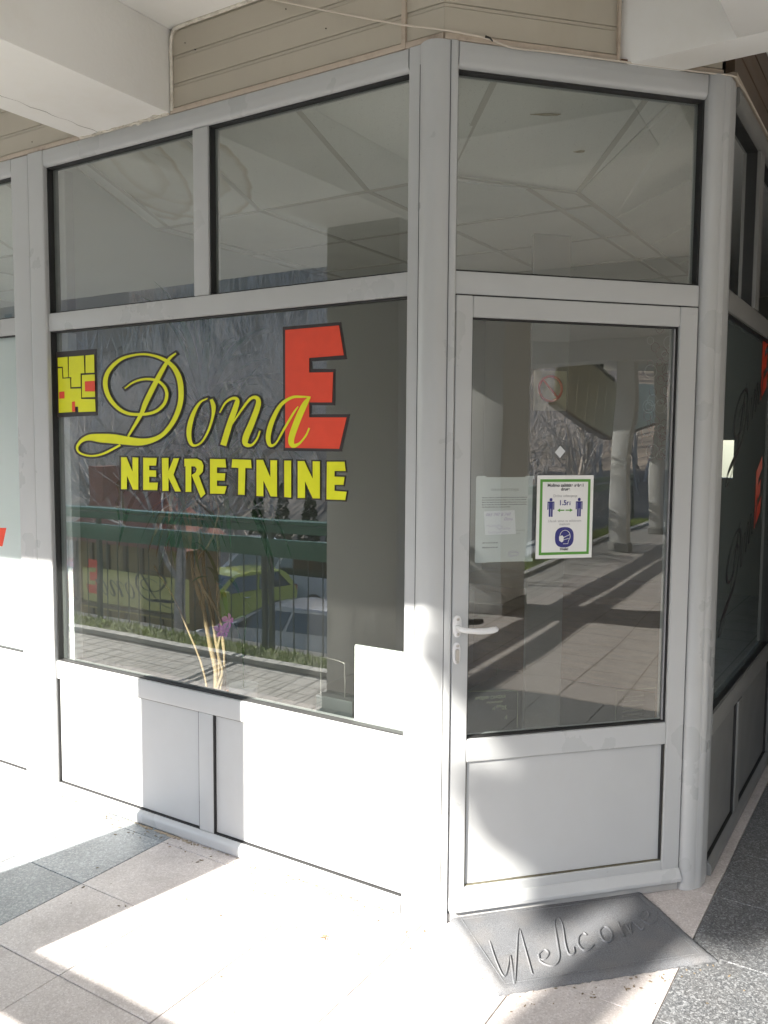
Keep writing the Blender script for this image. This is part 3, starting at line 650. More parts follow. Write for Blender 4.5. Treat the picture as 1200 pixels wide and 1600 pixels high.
# ---- letter outlines, metres on the window plane
SCRIPT_STROKES = [
 ('D',[(-1.4875, 1.8147, -1.4921, 1.819), (-1.4748, 1.8206, -1.4799, 1.8252), (-1.4625, 1.8266, -1.468, 1.8317), (-1.4501, 1.832, -1.4554, 1.8379), (-1.4371, 1.8365, -1.4418, 1.8431), (-1.423, 1.8401, -1.427, 1.8474), (-1.4081, 1.8431, -1.4115, 1.8509), (-1.393, 1.8452, -1.3956, 1.8535), (-1.3783, 1.8464, -1.3798, 1.8551), (-1.3636, 1.8466, -1.3638, 1.8557), (-1.3485, 1.8457, -1.3476, 1.8552), (-1.3341, 1.8442, -1.3323, 1.854), (-1.3215, 1.8423, -1.3186, 1.8522), (-1.3115, 1.8402, -1.3071, 1.8501), (-1.3032, 1.8378, -1.297, 1.8474), (-1.2959, 1.8348, -1.2879, 1.844), (-1.2887, 1.8311, -1.2792, 1.8398), (-1.2813, 1.8266, -1.2704, 1.8347), (-1.2742, 1.8212, -1.262, 1.8288), (-1.268, 1.8156, -1.2544, 1.8224), (-1.263, 1.81, -1.2481, 1.8158), (-1.2594, 1.8046, -1.2434, 1.8091), (-1.2569, 1.7992, -1.2399, 1.8022), (-1.2554, 1.7936, -1.2377, 1.7949), (-1.255, 1.7876, -1.2371, 1.7872), (-1.2557, 1.7809, -1.2379, 1.779), (-1.2577, 1.7734, -1.2401, 1.7703), (-1.2607, 1.766, -1.2437, 1.7616), (-1.2647, 1.7592, -1.2486, 1.7535), (-1.2698, 1.753, -1.2548, 1.746), (-1.276, 1.747, -1.2624, 1.739), (-1.2833, 1.7414, -1.271, 1.7325), (-1.2915, 1.7362, -1.2805, 1.7267), (-1.3003, 1.7316, -1.2906, 1.7215), (-1.3098, 1.7275, -1.3016, 1.7169), (-1.3204, 1.7239, -1.3139, 1.7129), (-1.3325, 1.7209, -1.3278, 1.7096), (-1.3467, 1.7185, -1.3434, 1.7071), (-1.3627, 1.7167, -1.3606, 1.7053), (-1.3798, 1.7155, -1.3787, 1.7041), (-1.3973, 1.715, -1.397, 1.7036), (-1.4156, 1.7152, -1.416, 1.7036), (-1.4347, 1.7159, -1.4361, 1.7042), (-1.4534, 1.7176, -1.4563, 1.7056), (-1.4705, 1.7205, -1.4756, 1.7084), (-1.4859, 1.7245, -1.4935, 1.7126), (-1.5005, 1.7298, -1.5103, 1.718), (-1.5142, 1.7361, -1.5263, 1.7245), (-1.5273, 1.7435, -1.5417, 1.7323), (-1.5402, 1.7522, -1.5567, 1.7416), (-1.5526, 1.7622, -1.5713, 1.7521), (-1.5638, 1.773, -1.5846, 1.7636), (-1.5731, 1.7837, -1.5961, 1.7755), (-1.5806, 1.7948, -1.6055, 1.788), (-1.5866, 1.8065, -1.6131, 1.8012), (-1.591, 1.8181, -1.6187, 1.8144), (-1.5937, 1.8291, -1.6222, 1.8271), (-1.5949, 1.8392, -1.6235, 1.8394), (-1.5944, 1.8489, -1.6226, 1.8512), (-1.5925, 1.8582, -1.6196, 1.8626), (-1.5892, 1.8673, -1.6148, 1.8735), (-1.5843, 1.876, -1.6082, 1.884), (-1.5778, 1.8845, -1.5997, 1.8938), (-1.5698, 1.8927, -1.5896, 1.903), (-1.5605, 1.9007, -1.5782, 1.9117), (-1.5494, 1.9087, -1.565, 1.92), (-1.5366, 1.9165, -1.5501, 1.9279), (-1.5229, 1.9237, -1.5344, 1.935), (-1.5092, 1.9297, -1.5185, 1.9409), (-1.4956, 1.9344, -1.5027, 1.9453), (-1.4816, 1.9381, -1.4868, 1.9485), (-1.4667, 1.941, -1.4706, 1.9508), (-1.4506, 1.9434, -1.4536, 1.9526), (-1.4331, 1.9454, -1.4353, 1.9542), (-1.4144, 1.9469, -1.4159, 1.9553), (-1.3955, 1.9475, -1.3962, 1.9557), (-1.3771, 1.947, -1.3767, 1.9552), (-1.3588, 1.9452, -1.3573, 1.9534), (-1.3403, 1.9422, -1.3379, 1.9508), (-1.3224, 1.9384, -1.3191, 1.9474), (-1.3058, 1.9342, -1.3015, 1.9437), (-1.2907, 1.9295, -1.2851, 1.9395), (-1.2767, 1.9243, -1.2695, 1.9349), (-1.2638, 1.9187, -1.2548, 1.9297), (-1.252, 1.9125, -1.2409, 1.9238), (-1.2411, 1.906, -1.228, 1.9174), (-1.2313, 1.8992, -1.2158, 1.9104), (-1.2226, 1.8919, -1.2045, 1.9026), (-1.2147, 1.884, -1.1941, 1.8938), (-1.2076, 1.8752, -1.1847, 1.884), (-1.2012, 1.8655, -1.1762, 1.8734), (-1.1956, 1.8555, -1.1689, 1.8622), (-1.1911, 1.8454, -1.163, 1.8507), (-1.1877, 1.8353, -1.1587, 1.8389), (-1.1853, 1.8248, -1.1559, 1.827), (-1.1837, 1.814, -1.1543, 1.815), (-1.1827, 1.8028, -1.1534, 1.8032), (-1.1821, 1.7916, -1.1531, 1.7912), (-1.1822, 1.7803, -1.1535, 1.779), (-1.1832, 1.769, -1.155, 1.7665), (-1.1853, 1.7577, -1.1578, 1.7538), (-1.1888, 1.7459, -1.162, 1.7408), (-1.1936, 1.7337, -1.1674, 1.7277), (-1.1993, 1.7216, -1.1739, 1.7147), (-1.2057, 1.7098, -1.1812, 1.7021), (-1.2131, 1.6984, -1.1895, 1.6899), (-1.2214, 1.6871, -1.1989, 1.6779), (-1.2304, 1.6762, -1.209, 1.6665), (-1.2398, 1.666, -1.2196, 1.6558), (-1.2496, 1.6566, -1.2306, 1.6458), (-1.2597, 1.6477, -1.2423, 1.6365), (-1.2704, 1.6397, -1.2548, 1.6279), (-1.2819, 1.6329, -1.268, 1.62), (-1.2945, 1.6271, -1.282, 1.6128), (-1.3079, 1.6224, -1.2967, 1.6064), (-1.3221, 1.6186, -1.312, 1.6008), (-1.3367, 1.6155, -1.328, 1.5959), (-1.3518, 1.6134, -1.3448, 1.5917), (-1.3674, 1.6121, -1.3623, 1.5882), (-1.3835, 1.6116, -1.3805, 1.5854), (-1.3998, 1.6117, -1.3995, 1.5836), (-1.4163, 1.6126, -1.4193, 1.5829), (-1.4338, 1.6143, -1.4393, 1.5833), (-1.4526, 1.6165, -1.4592, 1.5842), (-1.4722, 1.6187, -1.4793, 1.5852), (-1.4924, 1.6211, -1.5005, 1.5863), (-1.5135, 1.6239, -1.5222, 1.5877), (-1.5355, 1.6266, -1.5438, 1.5891), (-1.5581, 1.6287, -1.5649, 1.5904), (-1.5812, 1.6299, -1.5864, 1.5916), (-1.6045, 1.6306, -1.6088, 1.5927), (-1.627, 1.6309, -1.6309, 1.5938), (-1.6472, 1.6308, -1.6518, 1.5952), (-1.665, 1.6307, -1.6706, 1.5973), (-1.6823, 1.6304, -1.6869, 1.5997), (-1.6997, 1.6296, -1.7006, 1.6017), (-1.717, 1.6275, -1.7129, 1.6026), (-1.7331, 1.624, -1.725, 1.6023), (-1.7476, 1.6194, -1.7369, 1.601), (-1.7606, 1.6139, -1.7482, 1.5988), (-1.7723, 1.6078, -1.7585, 1.5956), (-1.783, 1.6007, -1.7683, 1.591), (-1.7927, 1.5928, -1.7775, 1.5851), (-1.8006, 1.5846, -1.7849, 1.5788), (-1.8055, 1.5765, -1.7894, 1.5735), (-1.8067, 1.5688, -1.7911, 1.5691), (-1.8046, 1.5617, -1.7906, 1.5646), (-1.8, 1.5555, -1.7882, 1.56), (-1.7936, 1.5501, -1.7841, 1.5559), (-1.7852, 1.5456, -1.778, 1.5522), (-1.7751, 1.5419, -1.7695, 1.549), (-1.7639, 1.5389, -1.7594, 1.5462), (-1.7523, 1.5365, -1.7488, 1.5439), (-1.7405, 1.5347, -1.7377, 1.5421), (-1.7278, 1.5334, -1.726, 1.5409), (-1.7145, 1.5327, -1.7136, 1.5402), (-1.7008, 1.5327, -1.7009, 1.5403), (-1.6865, 1.5335, -1.6875, 1.5412), (-1.6716, 1.5349, -1.6734, 1.5429), (-1.6565, 1.537, -1.6592, 1.5451), (-1.6416, 1.5397, -1.6451, 1.548), (-1.627, 1.543, -1.6315, 1.5514), (-1.6127, 1.547, -1.6181, 1.5554), (-1.5983, 1.5515, -1.6042, 1.56), (-1.5835, 1.5564, -1.5897, 1.565), (-1.5679, 1.5621, -1.5743, 1.5704), (-1.5518, 1.5683, -1.5583, 1.5763), (-1.5357, 1.5748, -1.5419, 1.5824), (-1.5198, 1.5811, -1.5257, 1.5884)],[(-1.4929, 1.804, -1.5114, 1.8211), (-1.4709, 1.8145, -1.49, 1.8319), (-1.4587, 1.8204, -1.4779, 1.8384), (-1.447, 1.8256, -1.4647, 1.8448), (-1.4351, 1.8297, -1.4499, 1.8505), (-1.422, 1.8331, -1.4341, 1.855), (-1.408, 1.8359, -1.4177, 1.8586), (-1.3937, 1.8379, -1.4009, 1.8614), (-1.38, 1.839, -1.3841, 1.8631), (-1.3663, 1.8391, -1.367, 1.8636), (-1.3521, 1.8384, -1.3499, 1.8631), (-1.3384, 1.8369, -1.3338, 1.8618), (-1.3267, 1.8352, -1.3194, 1.86), (-1.3176, 1.8333, -1.3068, 1.8576), (-1.3106, 1.8312, -1.2955, 1.8545), (-1.3044, 1.8286, -1.2853, 1.8506), (-1.2981, 1.8254, -1.2756, 1.846), (-1.2915, 1.8213, -1.266, 1.8405), (-1.2851, 1.8165, -1.2569, 1.834), (-1.2795, 1.8115, -1.2486, 1.827), (-1.2753, 1.8066, -1.2417, 1.8196), (-1.2722, 1.8021, -1.2363, 1.8121), (-1.2701, 1.7976, -1.2324, 1.8042), (-1.2689, 1.7931, -1.2299, 1.7959), (-1.2686, 1.7881, -1.2292, 1.7872), (-1.2693, 1.7822, -1.2301, 1.7781), (-1.271, 1.7755, -1.2325, 1.7686), (-1.2738, 1.7688, -1.2364, 1.7592), (-1.2773, 1.7629, -1.2418, 1.7502), (-1.2817, 1.7575, -1.2487, 1.7419), (-1.2873, 1.7521, -1.2569, 1.7342), (-1.2939, 1.747, -1.2663, 1.7272), (-1.3013, 1.7424, -1.2765, 1.7209), (-1.3093, 1.7381, -1.2873, 1.7153), (-1.318, 1.7344, -1.2993, 1.7103), (-1.3275, 1.7311, -1.3127, 1.7059), (-1.3385, 1.7284, -1.3276, 1.7023), (-1.3518, 1.7262, -1.3442, 1.6996), (-1.3671, 1.7245, -1.3622, 1.6977), (-1.3836, 1.7234, -1.3809, 1.6965), (-1.4005, 1.7229, -1.3998, 1.696), (-1.4183, 1.7231, -1.4194, 1.6959), (-1.4368, 1.7239, -1.4401, 1.6965), (-1.4545, 1.7255, -1.4613, 1.698), (-1.4703, 1.7281, -1.4819, 1.7009), (-1.4845, 1.7319, -1.5011, 1.7054), (-1.4979, 1.7368, -1.5192, 1.7112), (-1.5106, 1.7427, -1.5362, 1.7182), (-1.5228, 1.7496, -1.5525, 1.7265), (-1.5349, 1.7578, -1.5684, 1.7362), (-1.5466, 1.7674, -1.5837, 1.7473), (-1.5572, 1.7776, -1.5977, 1.7593), (-1.566, 1.7877, -1.6098, 1.772), (-1.5729, 1.798, -1.6198, 1.7852), (-1.5784, 1.809, -1.6278, 1.7991), (-1.5826, 1.8199, -1.6337, 1.813), (-1.5851, 1.8301, -1.6374, 1.8266), (-1.5862, 1.8393, -1.6388, 1.8397), (-1.5858, 1.8481, -1.6378, 1.8525), (-1.5841, 1.8566, -1.6347, 1.8648), (-1.5811, 1.8648, -1.6295, 1.8766), (-1.5767, 1.8727, -1.6223, 1.8879), (-1.5709, 1.8804, -1.6132, 1.8985), (-1.5635, 1.8881, -1.6024, 1.9084), (-1.5548, 1.8956, -1.5903, 1.9175), (-1.5444, 1.9031, -1.5764, 1.9263), (-1.5323, 1.9106, -1.5608, 1.9346), (-1.5194, 1.9174, -1.5443, 1.942), (-1.5065, 1.9231, -1.5274, 1.9482), (-1.494, 1.9275, -1.5106, 1.953), (-1.481, 1.931, -1.4937, 1.9564), (-1.4668, 1.9338, -1.4767, 1.9588), (-1.4513, 1.9361, -1.4591, 1.9607), (-1.4341, 1.9381, -1.4403, 1.9623), (-1.4161, 1.9396, -1.4204, 1.9634), (-1.3979, 1.9402, -1.3998, 1.9638), (-1.3804, 1.9397, -1.3793, 1.9632), (-1.3631, 1.938, -1.359, 1.9614), (-1.3454, 1.9351, -1.3388, 1.9586), (-1.328, 1.9315, -1.3194, 1.9551), (-1.312, 1.9274, -1.3012, 1.9512), (-1.2975, 1.923, -1.2841, 1.9468), (-1.2842, 1.918, -1.2678, 1.9419), (-1.272, 1.9126, -1.2524, 1.9364), (-1.2608, 1.9068, -1.2379, 1.9302), (-1.2506, 1.9007, -1.2242, 1.9234), (-1.2414, 1.8942, -1.2114, 1.916), (-1.2334, 1.8875, -1.1994, 1.9076), (-1.2261, 1.8802, -1.1884, 1.8982), (-1.2195, 1.8719, -1.1784, 1.8878), (-1.2135, 1.8628, -1.1695, 1.8766), (-1.2082, 1.8533, -1.1619, 1.8649), (-1.204, 1.8438, -1.1557, 1.8528), (-1.2008, 1.8343, -1.1512, 1.8405), (-1.1985, 1.8243, -1.1483, 1.828), (-1.1969, 1.8138, -1.1466, 1.8157), (-1.196, 1.8029, -1.1457, 1.8035), (-1.1954, 1.7919, -1.1454, 1.7913), (-1.1955, 1.781, -1.1459, 1.7787), (-1.1964, 1.7702, -1.1474, 1.7657), (-1.1985, 1.7593, -1.1503, 1.7525), (-1.2019, 1.748, -1.1546, 1.739), (-1.2064, 1.7362, -1.1602, 1.7255), (-1.212, 1.7244, -1.1668, 1.7122), (-1.2183, 1.713, -1.1743, 1.6992), (-1.2254, 1.7019, -1.1829, 1.6866), (-1.2335, 1.6909, -1.1925, 1.6743), (-1.2422, 1.6804, -1.2029, 1.6625), (-1.2514, 1.6705, -1.2138, 1.6514), (-1.2608, 1.6614, -1.2251, 1.6412), (-1.2705, 1.6529, -1.2373, 1.6315), (-1.2806, 1.6454, -1.2503, 1.6224), (-1.2914, 1.639, -1.2643, 1.6139), (-1.303, 1.6337, -1.2792, 1.6063), (-1.3156, 1.6293, -1.2947, 1.5996), (-1.329, 1.6257, -1.3109, 1.5937), (-1.3429, 1.6229, -1.3277, 1.5886), (-1.3573, 1.6209, -1.3452, 1.5842), (-1.3721, 1.6198, -1.3636, 1.5805), (-1.3874, 1.6194, -1.3826, 1.5776), (-1.4029, 1.6195, -1.4025, 1.5757), (-1.4186, 1.6204, -1.4232, 1.575), (-1.4355, 1.6221, -1.4438, 1.5754), (-1.454, 1.6243, -1.4639, 1.5764), (-1.4737, 1.6266, -1.4841, 1.5773), (-1.4937, 1.629, -1.5054, 1.5784), (-1.5147, 1.6318, -1.5273, 1.5798), (-1.5369, 1.6345, -1.5487, 1.5812), (-1.5598, 1.6367, -1.5695, 1.5824), (-1.5833, 1.638, -1.5907, 1.5835), (-1.6068, 1.6387, -1.613, 1.5846), (-1.6294, 1.639, -1.6351, 1.5857), (-1.6494, 1.639, -1.6561, 1.5871), (-1.667, 1.6388, -1.6753, 1.5891), (-1.6844, 1.6386, -1.6915, 1.5915), (-1.7028, 1.6378, -1.7042, 1.5935), (-1.7217, 1.6356, -1.7149, 1.5945), (-1.7395, 1.6319, -1.7254, 1.5943), (-1.7555, 1.627, -1.7358, 1.5934), (-1.77, 1.6211, -1.7457, 1.5916), (-1.7831, 1.6144, -1.7545, 1.5891), (-1.7952, 1.6066, -1.763, 1.5852), (-1.8061, 1.5978, -1.7711, 1.5801), (-1.815, 1.5885, -1.7774, 1.5748), (-1.8212, 1.5788, -1.7807, 1.5713), (-1.823, 1.5685, -1.7818, 1.5693), (-1.8203, 1.5591, -1.7818, 1.567), (-1.8146, 1.5511, -1.7805, 1.5642), (-1.8066, 1.5443, -1.7781, 1.5616), (-1.7962, 1.5387, -1.774, 1.559), (-1.7844, 1.5344, -1.767, 1.5564), (-1.7721, 1.531, -1.7581, 1.5539), (-1.7596, 1.5285, -1.7483, 1.5518), (-1.7468, 1.5265, -1.7382, 1.5502), (-1.7331, 1.5251, -1.7274, 1.549), (-1.7188, 1.5244, -1.7161, 1.5484), (-1.704, 1.5244, -1.7043, 1.5485), (-1.6887, 1.5253, -1.6919, 1.5493), (-1.6731, 1.5268, -1.6786, 1.5508), (-1.6572, 1.529, -1.665, 1.553), (-1.6415, 1.5319, -1.6517, 1.5556), (-1.6262, 1.5354, -1.6389, 1.5589), (-1.6113, 1.5396, -1.626, 1.5628), (-1.5966, 1.5442, -1.6124, 1.5672), (-1.5815, 1.5492, -1.5981, 1.5721), (-1.5656, 1.555, -1.583, 1.5774), (-1.5494, 1.5613, -1.5671, 1.5832), (-1.5333, 1.5678, -1.5507, 1.5893), (-1.5071, 1.5781, -1.5241, 1.5993)]),
 ('D',[(-1.1953, 1.9481, -1.1904, 1.9431), (-1.2047, 1.9445, -1.1989, 1.9384), (-1.2143, 1.941, -1.2074, 1.9339), (-1.2243, 1.9369, -1.2153, 1.9292), (-1.2343, 1.9313, -1.2227, 1.9235), (-1.2437, 1.9244, -1.2296, 1.9166), (-1.2525, 1.9167, -1.2362, 1.9088), (-1.2614, 1.9081, -1.2432, 1.8997), (-1.2711, 1.8981, -1.2514, 1.8893), (-1.2817, 1.8869, -1.2606, 1.8777), (-1.2929, 1.8743, -1.2706, 1.8649), (-1.3049, 1.8603, -1.2815, 1.8507), (-1.3179, 1.8446, -1.2935, 1.8349), (-1.3329, 1.8258, -1.3077, 1.816), (-1.3497, 1.8045, -1.3236, 1.7946), (-1.3661, 1.783, -1.3394, 1.7733), (-1.3797, 1.764, -1.3527, 1.755), (-1.3883, 1.7492, -1.3617, 1.7417), (-1.3933, 1.7375, -1.3681, 1.731), (-1.3983, 1.7264, -1.3756, 1.7195), (-1.4071, 1.712, -1.3873, 1.7046), (-1.422, 1.6925, -1.4046, 1.6854), (-1.4406, 1.6698, -1.4256, 1.6635), (-1.4609, 1.6457, -1.4481, 1.6404), (-1.4806, 1.622, -1.4701, 1.6177)],[(-1.1957, 1.9588, -1.1786, 1.9412), (-1.2136, 1.9513, -1.1957, 1.9324), (-1.2233, 1.9477, -1.204, 1.928), (-1.2341, 1.9432, -1.2112, 1.9236), (-1.245, 1.937, -1.2176, 1.9185), (-1.2551, 1.9295, -1.2238, 1.9122), (-1.2644, 1.9215, -1.23, 1.9048), (-1.2735, 1.9126, -1.2369, 1.8959), (-1.2833, 1.9026, -1.245, 1.8855), (-1.2939, 1.8913, -1.2542, 1.8739), (-1.3053, 1.8786, -1.264, 1.8612), (-1.3174, 1.8645, -1.2748, 1.8471), (-1.3305, 1.8487, -1.2868, 1.8313), (-1.3456, 1.8298, -1.3009, 1.8125), (-1.3626, 1.8084, -1.3168, 1.7911), (-1.379, 1.7869, -1.3325, 1.7699), (-1.3928, 1.7675, -1.3457, 1.7518), (-1.4018, 1.7523, -1.3543, 1.7389), (-1.4069, 1.7404, -1.3606, 1.7285), (-1.4116, 1.7297, -1.3683, 1.7165), (-1.4201, 1.7158, -1.3804, 1.7011), (-1.4348, 1.6966, -1.3979, 1.6816), (-1.4534, 1.674, -1.419, 1.6595), (-1.4737, 1.6499, -1.4415, 1.6364), (-1.4997, 1.6193, -1.4695, 1.6069)]),
 ('o',[(-1.0281, 1.768, -1.0258, 1.7641), (-1.0379, 1.7655, -1.0351, 1.7606), (-1.0479, 1.7633, -1.0445, 1.7576), (-1.0585, 1.7602, -1.0531, 1.754), (-1.069, 1.7551, -1.0609, 1.7489), (-1.0794, 1.7478, -1.0685, 1.7415), (-1.0896, 1.739, -1.076, 1.7325), (-1.0992, 1.729, -1.083, 1.7224), (-1.108, 1.7184, -1.0893, 1.7119), (-1.1161, 1.7069, -1.0951, 1.7007), (-1.1235, 1.6944, -1.1004, 1.6886), (-1.1299, 1.6816, -1.1049, 1.6764), (-1.1348, 1.6692, -1.1086, 1.6649), (-1.1383, 1.6572, -1.1114, 1.6541), (-1.1403, 1.6453, -1.1134, 1.6436), (-1.141, 1.6339, -1.1146, 1.6336), (-1.1403, 1.6232, -1.1149, 1.6245), (-1.138, 1.6129, -1.1143, 1.6158), (-1.1342, 1.6031, -1.1128, 1.6075), (-1.129, 1.5945, -1.1106, 1.6003), (-1.1226, 1.5876, -1.1081, 1.5954), (-1.1145, 1.583, -1.1055, 1.5926), (-1.1054, 1.581, -1.1019, 1.5906), (-1.0966, 1.5812, -1.0968, 1.5897), (-1.0882, 1.5826, -1.0906, 1.5899), (-1.0797, 1.585, -1.0834, 1.5915), (-1.0706, 1.5884, -1.0757, 1.5944), (-1.0612, 1.5934, -1.0678, 1.5988), (-1.0521, 1.6002, -1.0599, 1.6049), (-1.043, 1.6091, -1.0517, 1.6133), (-1.034, 1.6197, -1.0433, 1.6236), (-1.0252, 1.6315, -1.0352, 1.635), (-1.0173, 1.6436, -1.028, 1.6469), (-1.0102, 1.6567, -1.0216, 1.6596), (-1.0037, 1.6707, -1.0157, 1.6734), (-0.998, 1.6845, -1.0108, 1.687), (-0.9934, 1.6969, -1.0074, 1.6992), (-0.9896, 1.7076, -1.0059, 1.7095), (-0.9866, 1.7174, -1.0059, 1.7187), (-0.9849, 1.7266, -1.0067, 1.7268), (-0.985, 1.7357, -1.0078, 1.7341), (-0.9874, 1.7443, -1.009, 1.7405), (-0.9917, 1.7517, -1.0109, 1.7468), (-0.9965, 1.7581, -1.0133, 1.7535), (-1.0008, 1.7644, -1.0157, 1.7606)],[(-1.0256, 1.7778, -1.0151, 1.7604), (-1.0444, 1.7725, -1.0338, 1.754), (-1.0547, 1.7703, -1.043, 1.751), (-1.0665, 1.7667, -1.0503, 1.7479), (-1.0787, 1.7607, -1.0566, 1.7436), (-1.0901, 1.7526, -1.0632, 1.737), (-1.1008, 1.7432, -1.0701, 1.7285), (-1.1109, 1.7329, -1.0767, 1.7188), (-1.12, 1.7218, -1.0827, 1.7088), (-1.1284, 1.7099, -1.0882, 1.698), (-1.136, 1.6969, -1.0933, 1.6863), (-1.1426, 1.6837, -1.0977, 1.6744), (-1.1477, 1.6709, -1.1013, 1.6633), (-1.1513, 1.6584, -1.1039, 1.653), (-1.1535, 1.6461, -1.1058, 1.643), (-1.1542, 1.6341, -1.107, 1.6336), (-1.1535, 1.6226, -1.1073, 1.6251), (-1.1511, 1.6116, -1.1068, 1.6172), (-1.147, 1.601, -1.1055, 1.6095), (-1.1413, 1.5914, -1.1038, 1.6034), (-1.1337, 1.583, -1.1024, 1.5999), (-1.1231, 1.5767, -1.1023, 1.5988), (-1.1108, 1.5737, -1.102, 1.5979), (-1.099, 1.5737, -1.0998, 1.5971), (-1.0885, 1.5754, -1.0956, 1.5971), (-1.0784, 1.5781, -1.09, 1.5983), (-1.0678, 1.5822, -1.0837, 1.6007), (-1.0572, 1.5879, -1.0772, 1.6043), (-1.0469, 1.5955, -1.0703, 1.6096), (-1.0373, 1.6051, -1.0628, 1.6173), (-1.0278, 1.6162, -1.0547, 1.6272), (-1.0188, 1.6283, -1.0468, 1.6383), (-1.0107, 1.6409, -1.0399, 1.6498), (-1.0034, 1.6543, -1.0336, 1.6621), (-0.9967, 1.6686, -1.0278, 1.6756), (-0.991, 1.6827, -1.0231, 1.689), (-0.9862, 1.6955, -1.0197, 1.7009), (-0.9823, 1.7066, -1.0183, 1.7108), (-0.9793, 1.7169, -1.0184, 1.7194), (-0.9776, 1.7267, -1.0193, 1.7269), (-0.9777, 1.7366, -1.0203, 1.7335), (-0.9804, 1.7461, -1.0213, 1.739), (-0.985, 1.7543, -1.0228, 1.7445), (-0.9898, 1.7607, -1.0252, 1.7512), (-0.9975, 1.7738, -1.0311, 1.7653)]),
 ('n',[(-0.9614, 1.7095, -0.9676, 1.7121), (-0.9541, 1.7189, -0.9609, 1.7217), (-0.9469, 1.7286, -0.9543, 1.7316), (-0.9397, 1.7374, -0.9473, 1.7411), (-0.9322, 1.7445, -0.9396, 1.7494), (-0.9239, 1.7497, -0.9307, 1.756), (-0.9149, 1.7539, -0.9212, 1.7614), (-0.9062, 1.7567, -0.9117, 1.7655), (-0.8988, 1.7584, -0.9028, 1.7683), (-0.8927, 1.7588, -0.894, 1.7698), (-0.8875, 1.7583, -0.885, 1.7698), (-0.8845, 1.7572, -0.8762, 1.7678), (-0.8843, 1.7563, -0.869, 1.7631), (-0.885, 1.7556, -0.8653, 1.7568), (-0.8865, 1.7533, -0.8647, 1.7502), (-0.8895, 1.7479, -0.866, 1.7426), (-0.8942, 1.7388, -0.8692, 1.7324), (-0.9011, 1.7252, -0.8753, 1.718), (-0.9102, 1.708, -0.8837, 1.7004), (-0.9201, 1.6888, -0.8931, 1.6813), (-0.9296, 1.6694, -0.9018, 1.6624), (-0.9382, 1.6502, -0.9096, 1.6436), (-0.9465, 1.6304, -0.9175, 1.6241), (-0.9547, 1.6104, -0.9253, 1.6041), (-0.963, 1.5905, -0.9332, 1.5842)],[(-0.96, 1.6998, -0.9836, 1.7093), (-0.9479, 1.7156, -0.9721, 1.7253), (-0.9408, 1.7252, -0.9654, 1.7353), (-0.934, 1.7336, -0.9581, 1.7453), (-0.9273, 1.7398, -0.9495, 1.7544), (-0.9202, 1.7443, -0.9394, 1.7618), (-0.9123, 1.7479, -0.9288, 1.7677), (-0.9046, 1.7504, -0.9182, 1.7723), (-0.8985, 1.7516, -0.908, 1.7754), (-0.8943, 1.7518, -0.8973, 1.7772), (-0.8914, 1.7514, -0.8859, 1.777), (-0.8918, 1.7513, -0.8738, 1.7741), (-0.8948, 1.7528, -0.8634, 1.7669), (-0.897, 1.7552, -0.8583, 1.7576), (-0.8984, 1.7549, -0.8577, 1.749), (-0.9012, 1.7502, -0.8593, 1.7407), (-0.9057, 1.7413, -0.8626, 1.7302), (-0.9126, 1.7279, -0.8687, 1.7156), (-0.9217, 1.7107, -0.8772, 1.698), (-0.9317, 1.6914, -0.8865, 1.6789), (-0.9413, 1.6718, -0.8951, 1.6602), (-0.95, 1.6524, -0.9029, 1.6416), (-0.9584, 1.6325, -0.9107, 1.6221), (-0.9667, 1.6125, -0.9185, 1.6021), (-0.9779, 1.5855, -0.9292, 1.5752)]),
